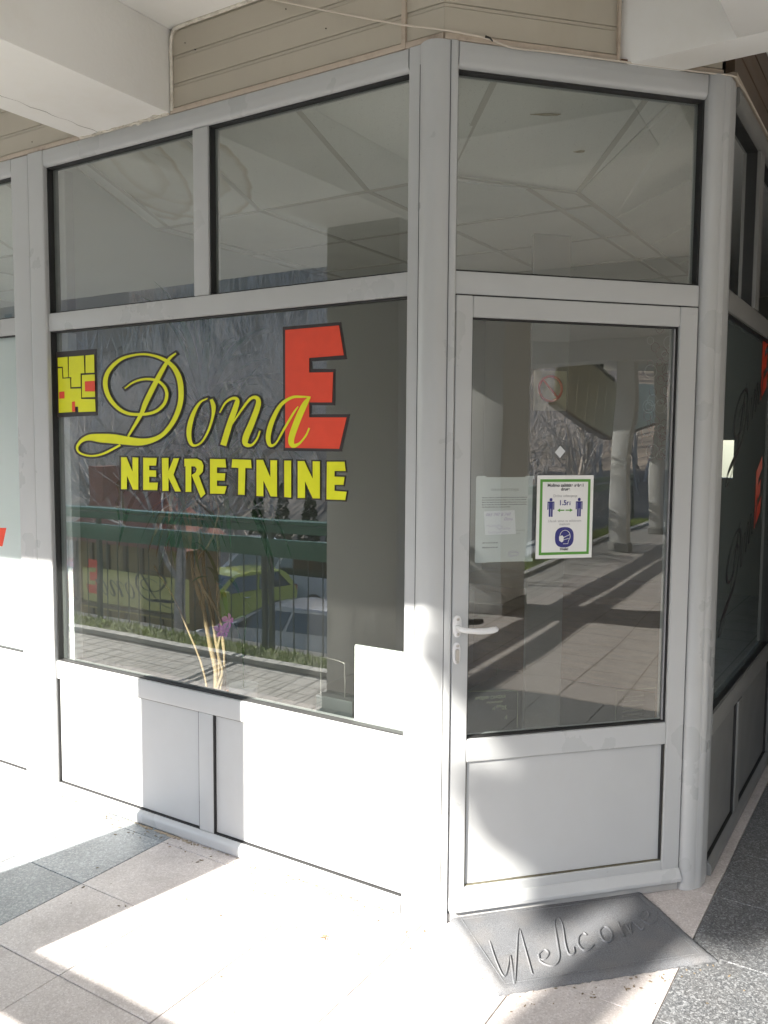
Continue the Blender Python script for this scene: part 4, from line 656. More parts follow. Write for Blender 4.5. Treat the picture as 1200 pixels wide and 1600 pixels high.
 ('n',[(-0.9134, 1.6492, -0.9182, 1.6513), (-0.9085, 1.6552, -0.9135, 1.6574), (-0.9039, 1.6608, -0.9092, 1.6631), (-0.8987, 1.667, -0.9041, 1.6695), (-0.8917, 1.6748, -0.8976, 1.6776), (-0.8824, 1.6849, -0.8889, 1.6881), (-0.8713, 1.6966, -0.8787, 1.7004), (-0.8597, 1.7087, -0.8679, 1.713), (-0.8485, 1.7198, -0.8574, 1.7247), (-0.8377, 1.7304, -0.847, 1.7357), (-0.8269, 1.7409, -0.8365, 1.7466), (-0.8167, 1.7498, -0.8261, 1.7564), (-0.8077, 1.7558, -0.8161, 1.764), (-0.8001, 1.7587, -0.8061, 1.7689), (-0.7936, 1.7595, -0.7959, 1.7714), (-0.7891, 1.7588, -0.7858, 1.7716), (-0.7866, 1.7574, -0.7768, 1.7693), (-0.785, 1.7554, -0.7692, 1.7649), (-0.784, 1.753, -0.7631, 1.7581), (-0.7838, 1.7487, -0.7601, 1.7486), (-0.7856, 1.7409, -0.7608, 1.7367), (-0.7912, 1.7277, -0.7659, 1.7212), (-0.8001, 1.7102, -0.7741, 1.7025), (-0.8103, 1.6915, -0.7835, 1.6833), (-0.8195, 1.6747, -0.7921, 1.6662), (-0.8279, 1.6605, -0.7999, 1.6512), (-0.8364, 1.647, -0.8079, 1.6373), (-0.844, 1.6343, -0.8148, 1.6253), (-0.8495, 1.6227, -0.8197, 1.6156), (-0.8526, 1.6126, -0.8228, 1.6081), (-0.8535, 1.6038, -0.8247, 1.6028), (-0.8518, 1.5953, -0.8255, 1.6), (-0.8459, 1.5875, -0.8265, 1.5991), (-0.8359, 1.5828, -0.8258, 1.5974), (-0.8247, 1.5814, -0.8213, 1.595), (-0.8137, 1.5823, -0.8149, 1.5934), (-0.8037, 1.5853, -0.8089, 1.5936), (-0.7954, 1.5906, -0.8027, 1.5965), (-0.7878, 1.5975, -0.7957, 1.6022), (-0.7809, 1.605, -0.789, 1.6091), (-0.7752, 1.6124, -0.7834, 1.6159), (-0.7708, 1.6196, -0.779, 1.6222), (-0.7676, 1.627, -0.7757, 1.629), (-0.7649, 1.6342, -0.7728, 1.6361), (-0.762, 1.6413, -0.7695, 1.6432)],[(-0.9125, 1.6394, -0.934, 1.6489), (-0.9026, 1.6516, -0.9243, 1.6611), (-0.8981, 1.6572, -0.9199, 1.6669), (-0.893, 1.6633, -0.9148, 1.6734), (-0.8861, 1.6709, -0.9081, 1.6816), (-0.8768, 1.681, -0.8994, 1.6922), (-0.8658, 1.6927, -0.8891, 1.7045), (-0.8543, 1.7047, -0.8781, 1.7173), (-0.8432, 1.7157, -0.8675, 1.7291), (-0.8325, 1.7263, -0.8571, 1.7402), (-0.8219, 1.7366, -0.8463, 1.7513), (-0.8121, 1.7451, -0.8354, 1.7615), (-0.8043, 1.7504, -0.8243, 1.7698), (-0.7986, 1.7524, -0.8123, 1.7756), (-0.7946, 1.7527, -0.7996, 1.7786), (-0.7932, 1.7521, -0.7864, 1.7787), (-0.7938, 1.7516, -0.7743, 1.7753), (-0.7945, 1.7513, -0.7644, 1.7693), (-0.7951, 1.751, -0.7568, 1.7604), (-0.7954, 1.7489, -0.7532, 1.7487), (-0.797, 1.7426, -0.7541, 1.7353), (-0.8023, 1.7302, -0.7594, 1.719), (-0.8112, 1.7129, -0.7678, 1.7001), (-0.8214, 1.6942, -0.7772, 1.6808), (-0.8306, 1.6775, -0.7858, 1.6636), (-0.8389, 1.6634, -0.7938, 1.6484), (-0.8474, 1.65, -0.8018, 1.6345), (-0.8552, 1.637, -0.8085, 1.6227), (-0.861, 1.6249, -0.8131, 1.6135), (-0.8643, 1.6141, -0.816, 1.6067), (-0.8654, 1.6041, -0.8177, 1.6024), (-0.8635, 1.5937, -0.8187, 1.6016), (-0.8558, 1.583, -0.8214, 1.6036), (-0.8427, 1.5764, -0.8237, 1.6038), (-0.8289, 1.5744, -0.8218, 1.602), (-0.8153, 1.5752, -0.818, 1.6005), (-0.8021, 1.5789, -0.8153, 1.6), (-0.7914, 1.5854, -0.8114, 1.6017), (-0.7829, 1.5931, -0.8053, 1.6065), (-0.7756, 1.6012, -0.7991, 1.613), (-0.7694, 1.6091, -0.7938, 1.6193), (-0.7646, 1.617, -0.7899, 1.625), (-0.7611, 1.6248, -0.7869, 1.6312), (-0.7584, 1.6321, -0.7839, 1.6382), (-0.7526, 1.6458, -0.7777, 1.6521)]),
 ('a',[(-0.5323, 1.7627, -0.5325, 1.7579), (-0.5422, 1.7636, -0.5425, 1.758), (-0.552, 1.7646, -0.5524, 1.7582), (-0.5621, 1.7655, -0.5623, 1.7584), (-0.5724, 1.7661, -0.5726, 1.7583), (-0.5829, 1.7668, -0.5832, 1.7584), (-0.5938, 1.7676, -0.5937, 1.7587), (-0.6058, 1.7675, -0.6038, 1.7583), (-0.6185, 1.7654, -0.6142, 1.756), (-0.6319, 1.7613, -0.6257, 1.7518), (-0.646, 1.7557, -0.6381, 1.7461), (-0.6603, 1.7482, -0.6501, 1.7389), (-0.6736, 1.7387, -0.6609, 1.7301), (-0.6859, 1.7267, -0.6708, 1.7189), (-0.6974, 1.7127, -0.6801, 1.7054), (-0.7077, 1.6978, -0.6886, 1.6908), (-0.7166, 1.6831, -0.696, 1.6766), (-0.7242, 1.6685, -0.7024, 1.6627), (-0.7306, 1.6534, -0.7078, 1.6485), (-0.7353, 1.6387, -0.7119, 1.635), (-0.7379, 1.6253, -0.7144, 1.6236), (-0.738, 1.613, -0.7154, 1.6137), (-0.7356, 1.6018, -0.715, 1.6048), (-0.7313, 1.5925, -0.7136, 1.598), (-0.7245, 1.5854, -0.7123, 1.5947), (-0.7145, 1.5822, -0.7116, 1.5936), (-0.7044, 1.5836, -0.7079, 1.593), (-0.6954, 1.588, -0.7013, 1.5946), (-0.6869, 1.5945, -0.6938, 1.5991), (-0.6785, 1.6038, -0.6859, 1.6074), (-0.6695, 1.6157, -0.6776, 1.6191), (-0.6601, 1.629, -0.6688, 1.6326), (-0.6503, 1.6426, -0.6592, 1.6465), (-0.6391, 1.6574, -0.6481, 1.6615), (-0.6269, 1.6736, -0.6361, 1.6778), (-0.6153, 1.6891, -0.6244, 1.6934), (-0.6058, 1.7017, -0.6144, 1.706), (-0.5992, 1.7103, -0.6068, 1.7144), (-0.5945, 1.7163, -0.6009, 1.72), (-0.5905, 1.7214, -0.5956, 1.7244), (-0.5861, 1.727, -0.5901, 1.7293)],[(-0.5255, 1.7691, -0.5265, 1.7509), (-0.5438, 1.7706, -0.5449, 1.7515), (-0.5538, 1.7716, -0.5548, 1.7517), (-0.5641, 1.7725, -0.5645, 1.7518), (-0.5744, 1.773, -0.5748, 1.7516), (-0.5847, 1.7738, -0.5856, 1.7518), (-0.596, 1.7746, -0.5957, 1.7521), (-0.6093, 1.7744, -0.6045, 1.7517), (-0.6236, 1.772, -0.6133, 1.7497), (-0.6381, 1.7677, -0.6239, 1.7458), (-0.6531, 1.7617, -0.6354, 1.7404), (-0.6683, 1.7537, -0.6465, 1.7338), (-0.6826, 1.7435, -0.6564, 1.7257), (-0.6957, 1.7307, -0.6655, 1.7152), (-0.7076, 1.7162, -0.6744, 1.7021), (-0.7182, 1.7009, -0.6827, 1.6879), (-0.7272, 1.6859, -0.6899, 1.674), (-0.735, 1.6709, -0.6961, 1.6605), (-0.7416, 1.6553, -0.7013, 1.6467), (-0.7466, 1.6401, -0.7053, 1.6337), (-0.7493, 1.626, -0.7077, 1.6229), (-0.7494, 1.6128, -0.7086, 1.614), (-0.7469, 1.6005, -0.7083, 1.6061), (-0.7421, 1.5898, -0.7075, 1.6007), (-0.7333, 1.5804, -0.7081, 1.5997), (-0.7185, 1.5753, -0.712, 1.6004), (-0.7042, 1.5769, -0.7126, 1.5997), (-0.6926, 1.5822, -0.7087, 1.6003), (-0.6824, 1.59, -0.7027, 1.6037), (-0.6731, 1.6001, -0.6957, 1.6111), (-0.6639, 1.6124, -0.6877, 1.6224), (-0.6545, 1.6258, -0.6788, 1.636), (-0.6447, 1.6392, -0.6691, 1.65), (-0.6337, 1.6539, -0.658, 1.665), (-0.6215, 1.6702, -0.6459, 1.6814), (-0.6099, 1.6856, -0.6341, 1.6971), (-0.6005, 1.6981, -0.624, 1.7098), (-0.5941, 1.7065, -0.6162, 1.7184), (-0.5897, 1.7123, -0.61, 1.7243), (-0.5857, 1.7173, -0.6047, 1.7287), (-0.5761, 1.7284, -0.5941, 1.739)]),
 ('a',[(-0.5389, 1.7625, -0.5321, 1.7582), (-0.5461, 1.758, -0.5361, 1.7515), (-0.5535, 1.754, -0.5398, 1.7452), (-0.5614, 1.7483, -0.5434, 1.7386), (-0.5698, 1.7399, -0.548, 1.7301), (-0.5785, 1.7282, -0.5544, 1.7186), (-0.5875, 1.7141, -0.5621, 1.7047), (-0.5964, 1.6988, -0.5702, 1.6898), (-0.6047, 1.6833, -0.5779, 1.6747), (-0.613, 1.6667, -0.5858, 1.6585), (-0.6214, 1.6488, -0.594, 1.6412), (-0.6285, 1.6314, -0.601, 1.6251), (-0.6328, 1.6166, -0.6054, 1.6128), (-0.6336, 1.6045, -0.6069, 1.6048), (-0.6312, 1.5945, -0.6067, 1.5999), (-0.6255, 1.5866, -0.6061, 1.5973), (-0.6162, 1.5812, -0.6068, 1.5965), (-0.6049, 1.5808, -0.6064, 1.5955), (-0.5952, 1.5842, -0.6008, 1.5955), (-0.5866, 1.5891, -0.5929, 1.5974), (-0.5788, 1.5944, -0.5851, 1.6005), (-0.5713, 1.6006, -0.5778, 1.6054), (-0.5637, 1.6078, -0.5705, 1.6121), (-0.5564, 1.6155, -0.5636, 1.6195), (-0.5503, 1.6229, -0.5576, 1.6265), (-0.5455, 1.63, -0.5529, 1.6329), (-0.5418, 1.637, -0.5491, 1.6394), (-0.5385, 1.6438, -0.5456, 1.6461), (-0.5351, 1.6505, -0.5419, 1.6528)],[(-0.5424, 1.7722, -0.5223, 1.7593), (-0.5549, 1.7626, -0.5315, 1.7473), (-0.5623, 1.7584, -0.5351, 1.7411), (-0.5707, 1.7523, -0.5383, 1.735), (-0.5794, 1.7434, -0.5426, 1.7269), (-0.5884, 1.7314, -0.5488, 1.7156), (-0.5975, 1.7172, -0.5564, 1.702), (-0.6065, 1.7017, -0.5644, 1.6872), (-0.6149, 1.686, -0.572, 1.6722), (-0.6233, 1.6692, -0.5798, 1.6561), (-0.6318, 1.6511, -0.5879, 1.639), (-0.6391, 1.6334, -0.5948, 1.6232), (-0.6437, 1.6178, -0.599, 1.6116), (-0.6446, 1.6044, -0.6003, 1.6049), (-0.6419, 1.5926, -0.6004, 1.6017), (-0.6349, 1.5826, -0.6011, 1.6013), (-0.6222, 1.5749, -0.6052, 1.6027), (-0.6063, 1.5739, -0.6093, 1.6023), (-0.5941, 1.5779, -0.6062, 1.6019), (-0.5843, 1.5832, -0.5995, 1.6032), (-0.5755, 1.5891, -0.5927, 1.6059), (-0.5671, 1.5959, -0.5862, 1.6101), (-0.559, 1.6036, -0.5793, 1.6164), (-0.5515, 1.6116, -0.5727, 1.6234), (-0.545, 1.6194, -0.567, 1.6301), (-0.5399, 1.627, -0.5627, 1.636), (-0.5359, 1.6344, -0.5591, 1.6421), (-0.5327, 1.6412, -0.5556, 1.6487), (-0.526, 1.6541, -0.5485, 1.6618)]),
]
BIG_E = ([(-0.647, 2.0014), (-0.4113, 2.002), (-0.3905, 1.8998), (-0.5394, 1.8972), (-0.5394, 1.8464), (-0.4354, 1.844), (-0.4398, 1.7401), (-0.5394, 1.742), (-0.5394, 1.6893), (-0.378, 1.6877), (-0.4085, 1.5794), (-0.6481, 1.5806)], [(-0.6602, 2.0139), (-0.4047, 2.0136), (-0.3793, 1.8863), (-0.5295, 1.885), (-0.5276, 1.8593), (-0.4276, 1.8553), (-0.4289, 1.7295), (-0.5294, 1.7322), (-0.5312, 1.7006), (-0.3656, 1.6986), (-0.4, 1.5699), (-0.6582, 1.5694)])
BLOCK_LETTERS = [
 ('N',[(-1.5195, 1.5337), (-1.4872, 1.5342), (-1.452, 1.4752), (-1.4506, 1.5347), (-1.4162, 1.5333), (-1.4192, 1.4022), (-1.451, 1.4011), (-1.4863, 1.4586), (-1.4877, 1.4017), (-1.5229, 1.4005)],[(-1.5337, 1.5398), (-1.4857, 1.5405), (-1.4605, 1.4887), (-1.4644, 1.5413), (-1.4117, 1.5392), (-1.4149, 1.3959), (-1.462, 1.3942), (-1.4873, 1.4446), (-1.4833, 1.3953), (-1.5374, 1.3934)]),
 ('E',[(-1.3875, 1.5338), (-1.3082, 1.5338), (-1.3132, 1.503), (-1.3527, 1.5023), (-1.3531, 1.4837), (-1.3136, 1.4834), (-1.3141, 1.457), (-1.3536, 1.4578), (-1.3542, 1.433), (-1.3041, 1.4345), (-1.3082, 1.4037), (-1.3904, 1.402)],[(-1.4011, 1.5399), (-1.3029, 1.5398), (-1.3098, 1.4968), (-1.3485, 1.496), (-1.3486, 1.4897), (-1.3092, 1.4893), (-1.3099, 1.4503), (-1.3494, 1.4511), (-1.3497, 1.4392), (-1.2989, 1.4408), (-1.3047, 1.3972), (-1.4043, 1.3951)]),
 ('K',[(-1.2796, 1.5342), (-1.2418, 1.5348), (-1.2428, 1.4832), (-1.2138, 1.534), (-1.1827, 1.5345), (-1.2149, 1.4688), (-1.1756, 1.4035), (-1.2076, 1.4024), (-1.2433, 1.4559), (-1.2442, 1.4029), (-1.2787, 1.4016)],[(-1.2929, 1.5401), (-1.2375, 1.5409), (-1.2433, 1.4965), (-1.2239, 1.5399), (-1.175, 1.5406), (-1.2101, 1.469), (-1.1671, 1.3976), (-1.2175, 1.3957), (-1.2437, 1.4424), (-1.2401, 1.3967), (-1.2919, 1.3948)]),
 ('R',[(-1.1543, 1.5331), (-1.0854, 1.5342), (-1.0612, 1.5258), (-1.0518, 1.5083), (-1.0553, 1.4847), (-1.0765, 1.4676), (-1.0427, 1.3995), (-1.0672, 1.3825), (-1.1069, 1.4537), (-1.1157, 1.4701), (-1.0943, 1.4808), (-1.0875, 1.4945), (-1.098, 1.5044), (-1.1168, 1.504), (-1.1183, 1.4038), (-1.1497, 1.4027), (-1.1482, 1.5034), (-1.1548, 1.5032)],[(-1.1669, 1.5389), (-1.0875, 1.5401), (-1.0588, 1.5301), (-1.0476, 1.5092), (-1.0516, 1.4821), (-1.0713, 1.4662), (-1.0373, 1.3978), (-1.0746, 1.3719), (-1.1188, 1.451), (-1.1301, 1.472), (-1.1052, 1.4843), (-1.101, 1.4931), (-1.1063, 1.4981), (-1.1128, 1.498), (-1.1143, 1.3977), (-1.1625, 1.3959), (-1.1609, 1.497), (-1.1676, 1.4968)]),
 ('E',[(-1.017, 1.5346), (-0.9382, 1.5348), (-0.9336, 1.5033), (-0.9813, 1.5033), (-0.9815, 1.481), (-0.9388, 1.481), (-0.9426, 1.4529), (-0.9818, 1.4528), (-0.9821, 1.4315), (-0.9322, 1.4321), (-0.9431, 1.4026), (-1.0186, 1.4008)],[(-1.029, 1.5404), (-0.9351, 1.5406), (-0.9287, 1.4973), (-0.9774, 1.4973), (-0.9775, 1.4867), (-0.934, 1.4867), (-0.9394, 1.4468), (-0.9779, 1.4467), (-0.978, 1.4372), (-0.9258, 1.4378), (-0.9411, 1.3965), (-1.0308, 1.3943)]),
 ('T',[(-0.9031, 1.5354), (-0.8102, 1.5343), (-0.8071, 1.5034), (-0.8377, 1.5038), (-0.8419, 1.4022), (-0.875, 1.4025), (-0.8721, 1.503), (-0.9069, 1.5039)],[(-0.914, 1.5412), (-0.8069, 1.5398), (-0.8026, 1.4974), (-0.8341, 1.4978), (-0.8382, 1.396), (-0.8867, 1.3964), (-0.8837, 1.4972), (-0.9192, 1.4981)]),
 ('N',[(-0.7833, 1.5347), (-0.7519, 1.5353), (-0.7171, 1.4723), (-0.7169, 1.5348), (-0.6855, 1.5348), (-0.686, 1.4021), (-0.7161, 1.4019), (-0.7503, 1.4586), (-0.7506, 1.4006), (-0.7841, 1.4008)],[(-0.7943, 1.5402), (-0.7505, 1.5409), (-0.7238, 1.4843), (-0.7276, 1.5404), (-0.6818, 1.5403), (-0.6822, 1.3962), (-0.7244, 1.3959), (-0.7504, 1.4461), (-0.7468, 1.3945), (-0.7952, 1.3948)]),
 ('I',[(-0.652, 1.5344), (-0.62, 1.5349), (-0.6203, 1.4012), (-0.6523, 1.4019)],[(-0.6625, 1.5397), (-0.6163, 1.5405), (-0.6166, 1.3951), (-0.6629, 1.3961)]),
 ('N',[(-0.5903, 1.534), (-0.5603, 1.5345), (-0.5232, 1.4727), (-0.5232, 1.5341), (-0.4915, 1.5342), (-0.4913, 1.4034), (-0.5231, 1.4026), (-0.5572, 1.4618), (-0.5572, 1.4022), (-0.5905, 1.4009)],[(-0.6006, 1.5392), (-0.5592, 1.5399), (-0.5297, 1.4842), (-0.5332, 1.5395), (-0.4879, 1.5395), (-0.4876, 1.3978), (-0.5308, 1.3967), (-0.5572, 1.4497), (-0.5535, 1.3966), (-0.6008, 1.3947)]),
 ('E',[(-0.4607, 1.5338), (-0.3854, 1.5351), (-0.3806, 1.5031), (-0.4277, 1.502), (-0.4277, 1.4826), (-0.3852, 1.4823), (-0.3898, 1.4548), (-0.4276, 1.4536), (-0.4275, 1.4327), (-0.3762, 1.4312), (-0.3819, 1.4021), (-0.4622, 1.4012)],[(-0.4704, 1.5389), (-0.3826, 1.5404), (-0.3762, 1.4978), (-0.4241, 1.4966), (-0.4241, 1.4877), (-0.3807, 1.4874), (-0.387, 1.4494), (-0.424, 1.4481), (-0.4239, 1.4376), (-0.3716, 1.436), (-0.3793, 1.3964), (-0.472, 1.3953)]),
]
LOGO = ([(-1.9314, 1.9879), (-1.6646, 1.9879), (-1.6646, 1.7088), (-1.9356, 1.7023)], [[(-1.9176, 1.962), (-1.8502, 1.9632), (-1.8498, 1.8753), (-1.8816, 1.8748), (-1.8843, 1.9218), (-1.9172, 1.9232)], [(-1.8425, 1.9629), (-1.7433, 1.9631), (-1.7415, 1.8889), (-1.7665, 1.8888), (-1.7683, 1.8317), (-1.8299, 1.8318), (-1.8285, 1.8746), (-1.8455, 1.8752)], [(-1.7325, 1.9631), (-1.6776, 1.9642), (-1.6774, 1.8882), (-1.7348, 1.8892)], [(-1.9175, 1.916), (-1.8905, 1.9166), (-1.8878, 1.8706), (-1.8363, 1.8705), (-1.8361, 1.8254), (-1.7668, 1.8246), (-1.7658, 1.7798), (-1.6766, 1.7774), (-1.6749, 1.725), (-1.7869, 1.7238), (-1.7878, 1.7474), (-1.8064, 1.7477), (-1.8088, 1.7252), (-1.9175, 1.7227)], [(-1.7583, 1.8814), (-1.676, 1.8812), (-1.6763, 1.786), (-1.7614, 1.7863)]], [[(-1.7395, 1.8536), (-1.6754, 1.8542), (-1.6751, 1.8096), (-1.7392, 1.8113)], [(-1.911, 1.8135), (-1.8754, 1.8148), (-1.8756, 1.7849), (-1.9121, 1.784)], [(-1.8264, 1.7684), (-1.8068, 1.7708), (-1.8057, 1.7268), (-1.827, 1.7254)]])
WELCOME = [[(0.0766, 0.1737), (0.0678, 0.2138), (0.0593, 0.2527), (0.0529, 0.2868), (0.048, 0.3185), (0.0449, 0.3458), (0.0465, 0.3591), (0.0555, 0.3506), (0.0692, 0.3281), (0.0821, 0.3064), (0.0935, 0.2862), (0.104, 0.2668), (0.1083, 0.2616), (0.1024, 0.2805), (0.0906, 0.3131), (0.0798, 0.3429), (0.0695, 0.3715), (0.06, 0.3976), (0.0595, 0.4035), (0.0734, 0.3768), (0.0968, 0.3286), (0.1218, 0.2778), (0.1489, 0.2228), (0.1778, 0.1646), (0.1964, 0.1318), (0.1968, 0.1426), (0.1859, 0.1805), (0.1731, 0.2241), (0.1607, 0.2686), (0.1467, 0.318), (0.1331, 0.3655)], [(0.1908, 0.2813), (0.2025, 0.2713), (0.2144, 0.2612), (0.2233, 0.2562), (0.2285, 0.2596), (0.2306, 0.2683), (0.2292, 0.2775), (0.2227, 0.287), (0.2128, 0.2972), (0.204, 0.3039), (0.197, 0.3058), (0.1911, 0.3044), (0.1882, 0.3001), (0.1901, 0.2922), (0.195, 0.2814), (0.2001, 0.2705)], [(0.1944, 0.2822), (0.1904, 0.2924), (0.1865, 0.3025), (0.1855, 0.3122), (0.189, 0.3226), (0.1954, 0.3325), (0.2026, 0.339), (0.2101, 0.3409), (0.2185, 0.3394), (0.227, 0.3348), (0.2351, 0.3283), (0.2434, 0.3187), (0.253, 0.3027), (0.2648, 0.277), (0.2781, 0.2442), (0.2914, 0.2112), (0.3045, 0.1781), (0.3176, 0.1448), (0.3293, 0.1194), (0.3398, 0.1055), (0.3486, 0.1004), (0.3535, 0.1027), (0.3536, 0.1127), (0.3498, 0.1301), (0.3429, 0.1522), (0.3313, 0.1808), (0.3168, 0.2134), (0.3049, 0.242), (0.2964, 0.2653), (0.2902, 0.285), (0.288, 0.2981), (0.2919, 0.3027), (0.2997, 0.3009), (0.3071, 0.2961), (0.3121, 0.2883), (0.3167, 0.2773), (0.3213, 0.2663)], [(0.3952, 0.2136), (0.3942, 0.2084), (0.3932, 0.2032), (0.3901, 0.201), (0.3837, 0.203), (0.3754, 0.2079), (0.367, 0.2153), (0.3586, 0.2257), (0.3502, 0.2385), (0.3442, 0.2514), (0.3411, 0.2653), (0.3403, 0.2792), (0.3424, 0.2887), (0.3487, 0.2914), (0.3579, 0.2898), (0.3668, 0.2865), (0.374, 0.2821), (0.3808, 0.2761), (0.3877, 0.27)], [(0.4727, 0.1803), (0.4633, 0.188), (0.4539, 0.1957), (0.446, 0.2058), (0.4392, 0.2209), (0.4338, 0.2382), (0.4318, 0.2517), (0.4345, 0.2602), (0.4405, 0.2652), (0.4479, 0.2652), (0.457, 0.2586), (0.4676, 0.247), (0.4761, 0.2343), (0.4814, 0.2204), (0.4844, 0.2053), (0.4852, 0.1935), (0.4829, 0.1878), (0.4782, 0.1856), (0.4735, 0.1834)], [(0.535, 0.1685), (0.5237, 0.2017), (0.5127, 0.2341), (0.5072, 0.2516), (0.5108, 0.2442), (0.5198, 0.2223), (0.5289, 0.2039), (0.5376, 0.1942), (0.5464, 0.1883), (0.5513, 0.1902), (0.5482, 0.2076), (0.5414, 0.2323), (0.5389, 0.2451), (0.5449, 0.2345), (0.5553, 0.212), (0.5652, 0.1935), (0.5732, 0.184), (0.5806, 0.1789), (0.5856, 0.1806), (0.5862, 0.1941), (0.5845, 0.214), (0.5848, 0.2274), (0.5894, 0.2282), (0.596, 0.2227), (0.6027, 0.2172)], [(0.621, 0.174), (0.6339, 0.1698), (0.647, 0.1656), (0.6571, 0.1598), (0.6634, 0.1501), (0.6666, 0.1388), (0.6662, 0.1311), (0.6606, 0.129), (0.6512, 0.1308), (0.642, 0.1362), (0.6327, 0.1466), (0.6235, 0.1604), (0.6186, 0.1735), (0.6199, 0.186), (0.6254, 0.1978), (0.6334, 0.2039), (0.6449, 0.2018), (0.6591, 0.194), (0.6719, 0.1832), (0.6827, 0.1682), (0.6921, 0.15), (0.6983, 0.134), (0.6996, 0.1232), (0.6977, 0.1149), (0.6957, 0.1065)]]
# ================================================================== LETTERING
def ribbon_obj(name, strips, v0, m, parent, f=L):
    V, Fc = [], []; dv = 0
    for st in strips:
        n = len(st); b = len(V)
        for i, (xa, za, xb, zb) in enumerate(st):
            v = v0+dv+.00030*i/n; V += [f(xa,v,za), f(xb,v,zb)]
        Fc += [(b+2*i, b+2*i+1, b+2*i+3, b+2*i+2) for i in range(n-1)]
        dv += .00034
    return mesh_obj(name, V, Fc, m, parent)
def poly_obj(name, pts, v, m, parent, f=L):
    tris = tessellate_polygon([[Vector((x,z,0)) for x,z in pts]])
    return mesh_obj(name, [f(x,v,z) for x,z in pts], [tuple(t) for t in tris], m, parent)
sg = thing('window_lettering', 'yellow script word Dona with big red E on the window', 'lettering')
for ch in 'Dona':
    st = [s for s in SCRIPT_STROKES if s[0] == ch]
    o = ribbon_obj('letter', [s[1] for s in st], .0241, M['yellow'], sg)
    ribbon_obj('letter_outline', [s[2] for s in st], .0267, M['black'], o)
    o['label'] = 'yellow script letter '+ch
e = poly_obj('letter', BIG_E[0], .0254, M['red'], sg); e['label'] = 'big red block letter E'
poly_obj('letter_outline', BIG_E[1], .0284, M['black'], e)
sg2 = thing('window_lettering', 'yellow block word NEKRETNINE low on the window', 'lettering')
for ch, a, b in BLOCK_LETTERS:
    o = poly_obj('letter', a, .0245, M['yellow'], sg2); poly_obj('letter_outline', b, .0287, M['black'], o); o['label'] = 'yellow block letter '+ch
lg = thing('window_emblem', 'yellow and black plan-like square emblem left of the script', 'emblem')
poly_obj('backing', LOGO[0], .0290, M['black'], lg)
for p in LOGO[1]: poly_obj('field', p, .0258, M['yellow'], lg)
for p in LOGO[2]: poly_obj('red_square', p, .0247, M['red'], lg)
# side bay: the same words twice in black and red
xs = [p[0] for s in SCRIPT_STROKES for p in s[1]]; x0 = min(xs)
def side_sign(a_at, z_at, sc, slope, lbl):
    g = thing('window_lettering', lbl, 'lettering')
    zb = 1.46
    def f2(x, v, z): return RF(a_at+(x-x0)*sc, v-.0115, z_at+(z-zb)*sc+(x-x0)*slope)
    for ch in 'Dona': ribbon_obj('letter', [s[1] for s in SCRIPT_STROKES if s[0] == ch], .0395, M['black'], g, f2)
    poly_obj('letter', BIG_E[0], .0406, M['red'], g, f2)
side_sign(1.03, .80, .62, .30, 'lower black script and red E on the frosted side glass')
side_sign(1.06, 1.38, .62, .30, 'upper black script and red E on the frosted side glass')

# ================================================================== PAPERS ON THE DOOR
def text_obj(name, body, f, a, v, z, size, m, parent, align='CENTER', mirror=False, italic=0, bold=0):
    cu = bpy.data.curves.new(name,'FONT'); cu.body = body; cu.size = size; cu.align_x = align; cu.shear = italic; cu.offset = bold
    to = bpy.data.objects.new(name, cu); COL.objects.link(to)
    dg = bpy.context.evaluated_depsgraph_get(); me = bpy.data.meshes.new_from_object(to.evaluated_get(dg))
    bpy.data.objects.remove(to); sx = -1 if mirror else 1
    for q in me.vertices: q.co = Vector(f(a+sx*q.co.x, v, z+q.co.y))
    me.materials.clear(); me.materials.append(m)
    o = bpy.data.objects.new(name, me); COL.objects.link(o); o.parent = parent; return o
PV = .0185   # just outside the door glass (.020)
po = thing('safety_notice', 'white and green distance and mask notice on the door glass', 'notice', (0,0,0))
pa0, pa1, pz0, pz1 = .350, .557, 1.217, 1.497
box('sheet', D, pa0, pa1, PV-.0006, PV+.0008, pz0, pz1, M['paper'], po)
b0 = .011; w = .009; v = PV-.0010
boxes('border', D, [(pa0+b0,pa1-b0,v,v+.0003,pz1-.013-w,pz1-.013),(pa0+b0,pa1-b0,v,v+.0003,pz0+.012,pz0+.012+w),(pa0+b0,pa0+b0+w,v,v+.0003,pz0+.012+w,pz1-.013-w),(pa1-b0-w,pa1-b0,v,v+.0003,pz0+.012+w,pz1-.013-w)], M['green'], po)
pc = (pa0+pa1)/2
for s, z, sz, m, bo in (('Molimo zaštitite sebe i',1.459,.0145,'ink',.0005),('druge',1.446,.0145,'ink',.0005),('Držite odstojanje',1.424,.0125,'inkgrey',0),('1,5m',1.397,.0235,'blue',.0006),('Ulazak samo sa zaštitnom',1.340,.0118,'inkgrey',0),('maskom',1.329,.0118,'inkgrey',0),('Hvala!',1.244,.0125,'ink',.0004)):
    text_obj('print_line', s, D, pc, PV-.0012, z, sz, M[m], po, bold=bo)
for s in (-1, 1):
    c = pc+s*.052
    boxes('figure', D, [(c-.0075,c+.0075,v,v+.0004,1.385,1.408),(c-.0125,c-.0088,v,v+.0004,1.382,1.405),(c+.0088,c+.0125,v,v+.0004,1.382,1.405),(c-.0070,c-.0008,v,v+.0004,1.358,1.385),(c+.0008,c+.0070,v,v+.0004,1.358,1.385),(c-.0125,c+.0125,v,v+.0003,1.4052,1.409)], M['blue'], po)
    oval('figure_head', D, c, 1.4155, .010, .011, v+.0004, v-.0001, M['blue'], po, 16, 1)
poly_obj('arrow', [(pc-.029,1.3795),(pc-.018,1.3855),(pc-.018,1.3815),(pc-.002,1.3815),(pc-.002,1.3775),(pc-.018,1.3775),(pc-.018,1.3735)], v, M['green'], po, D)
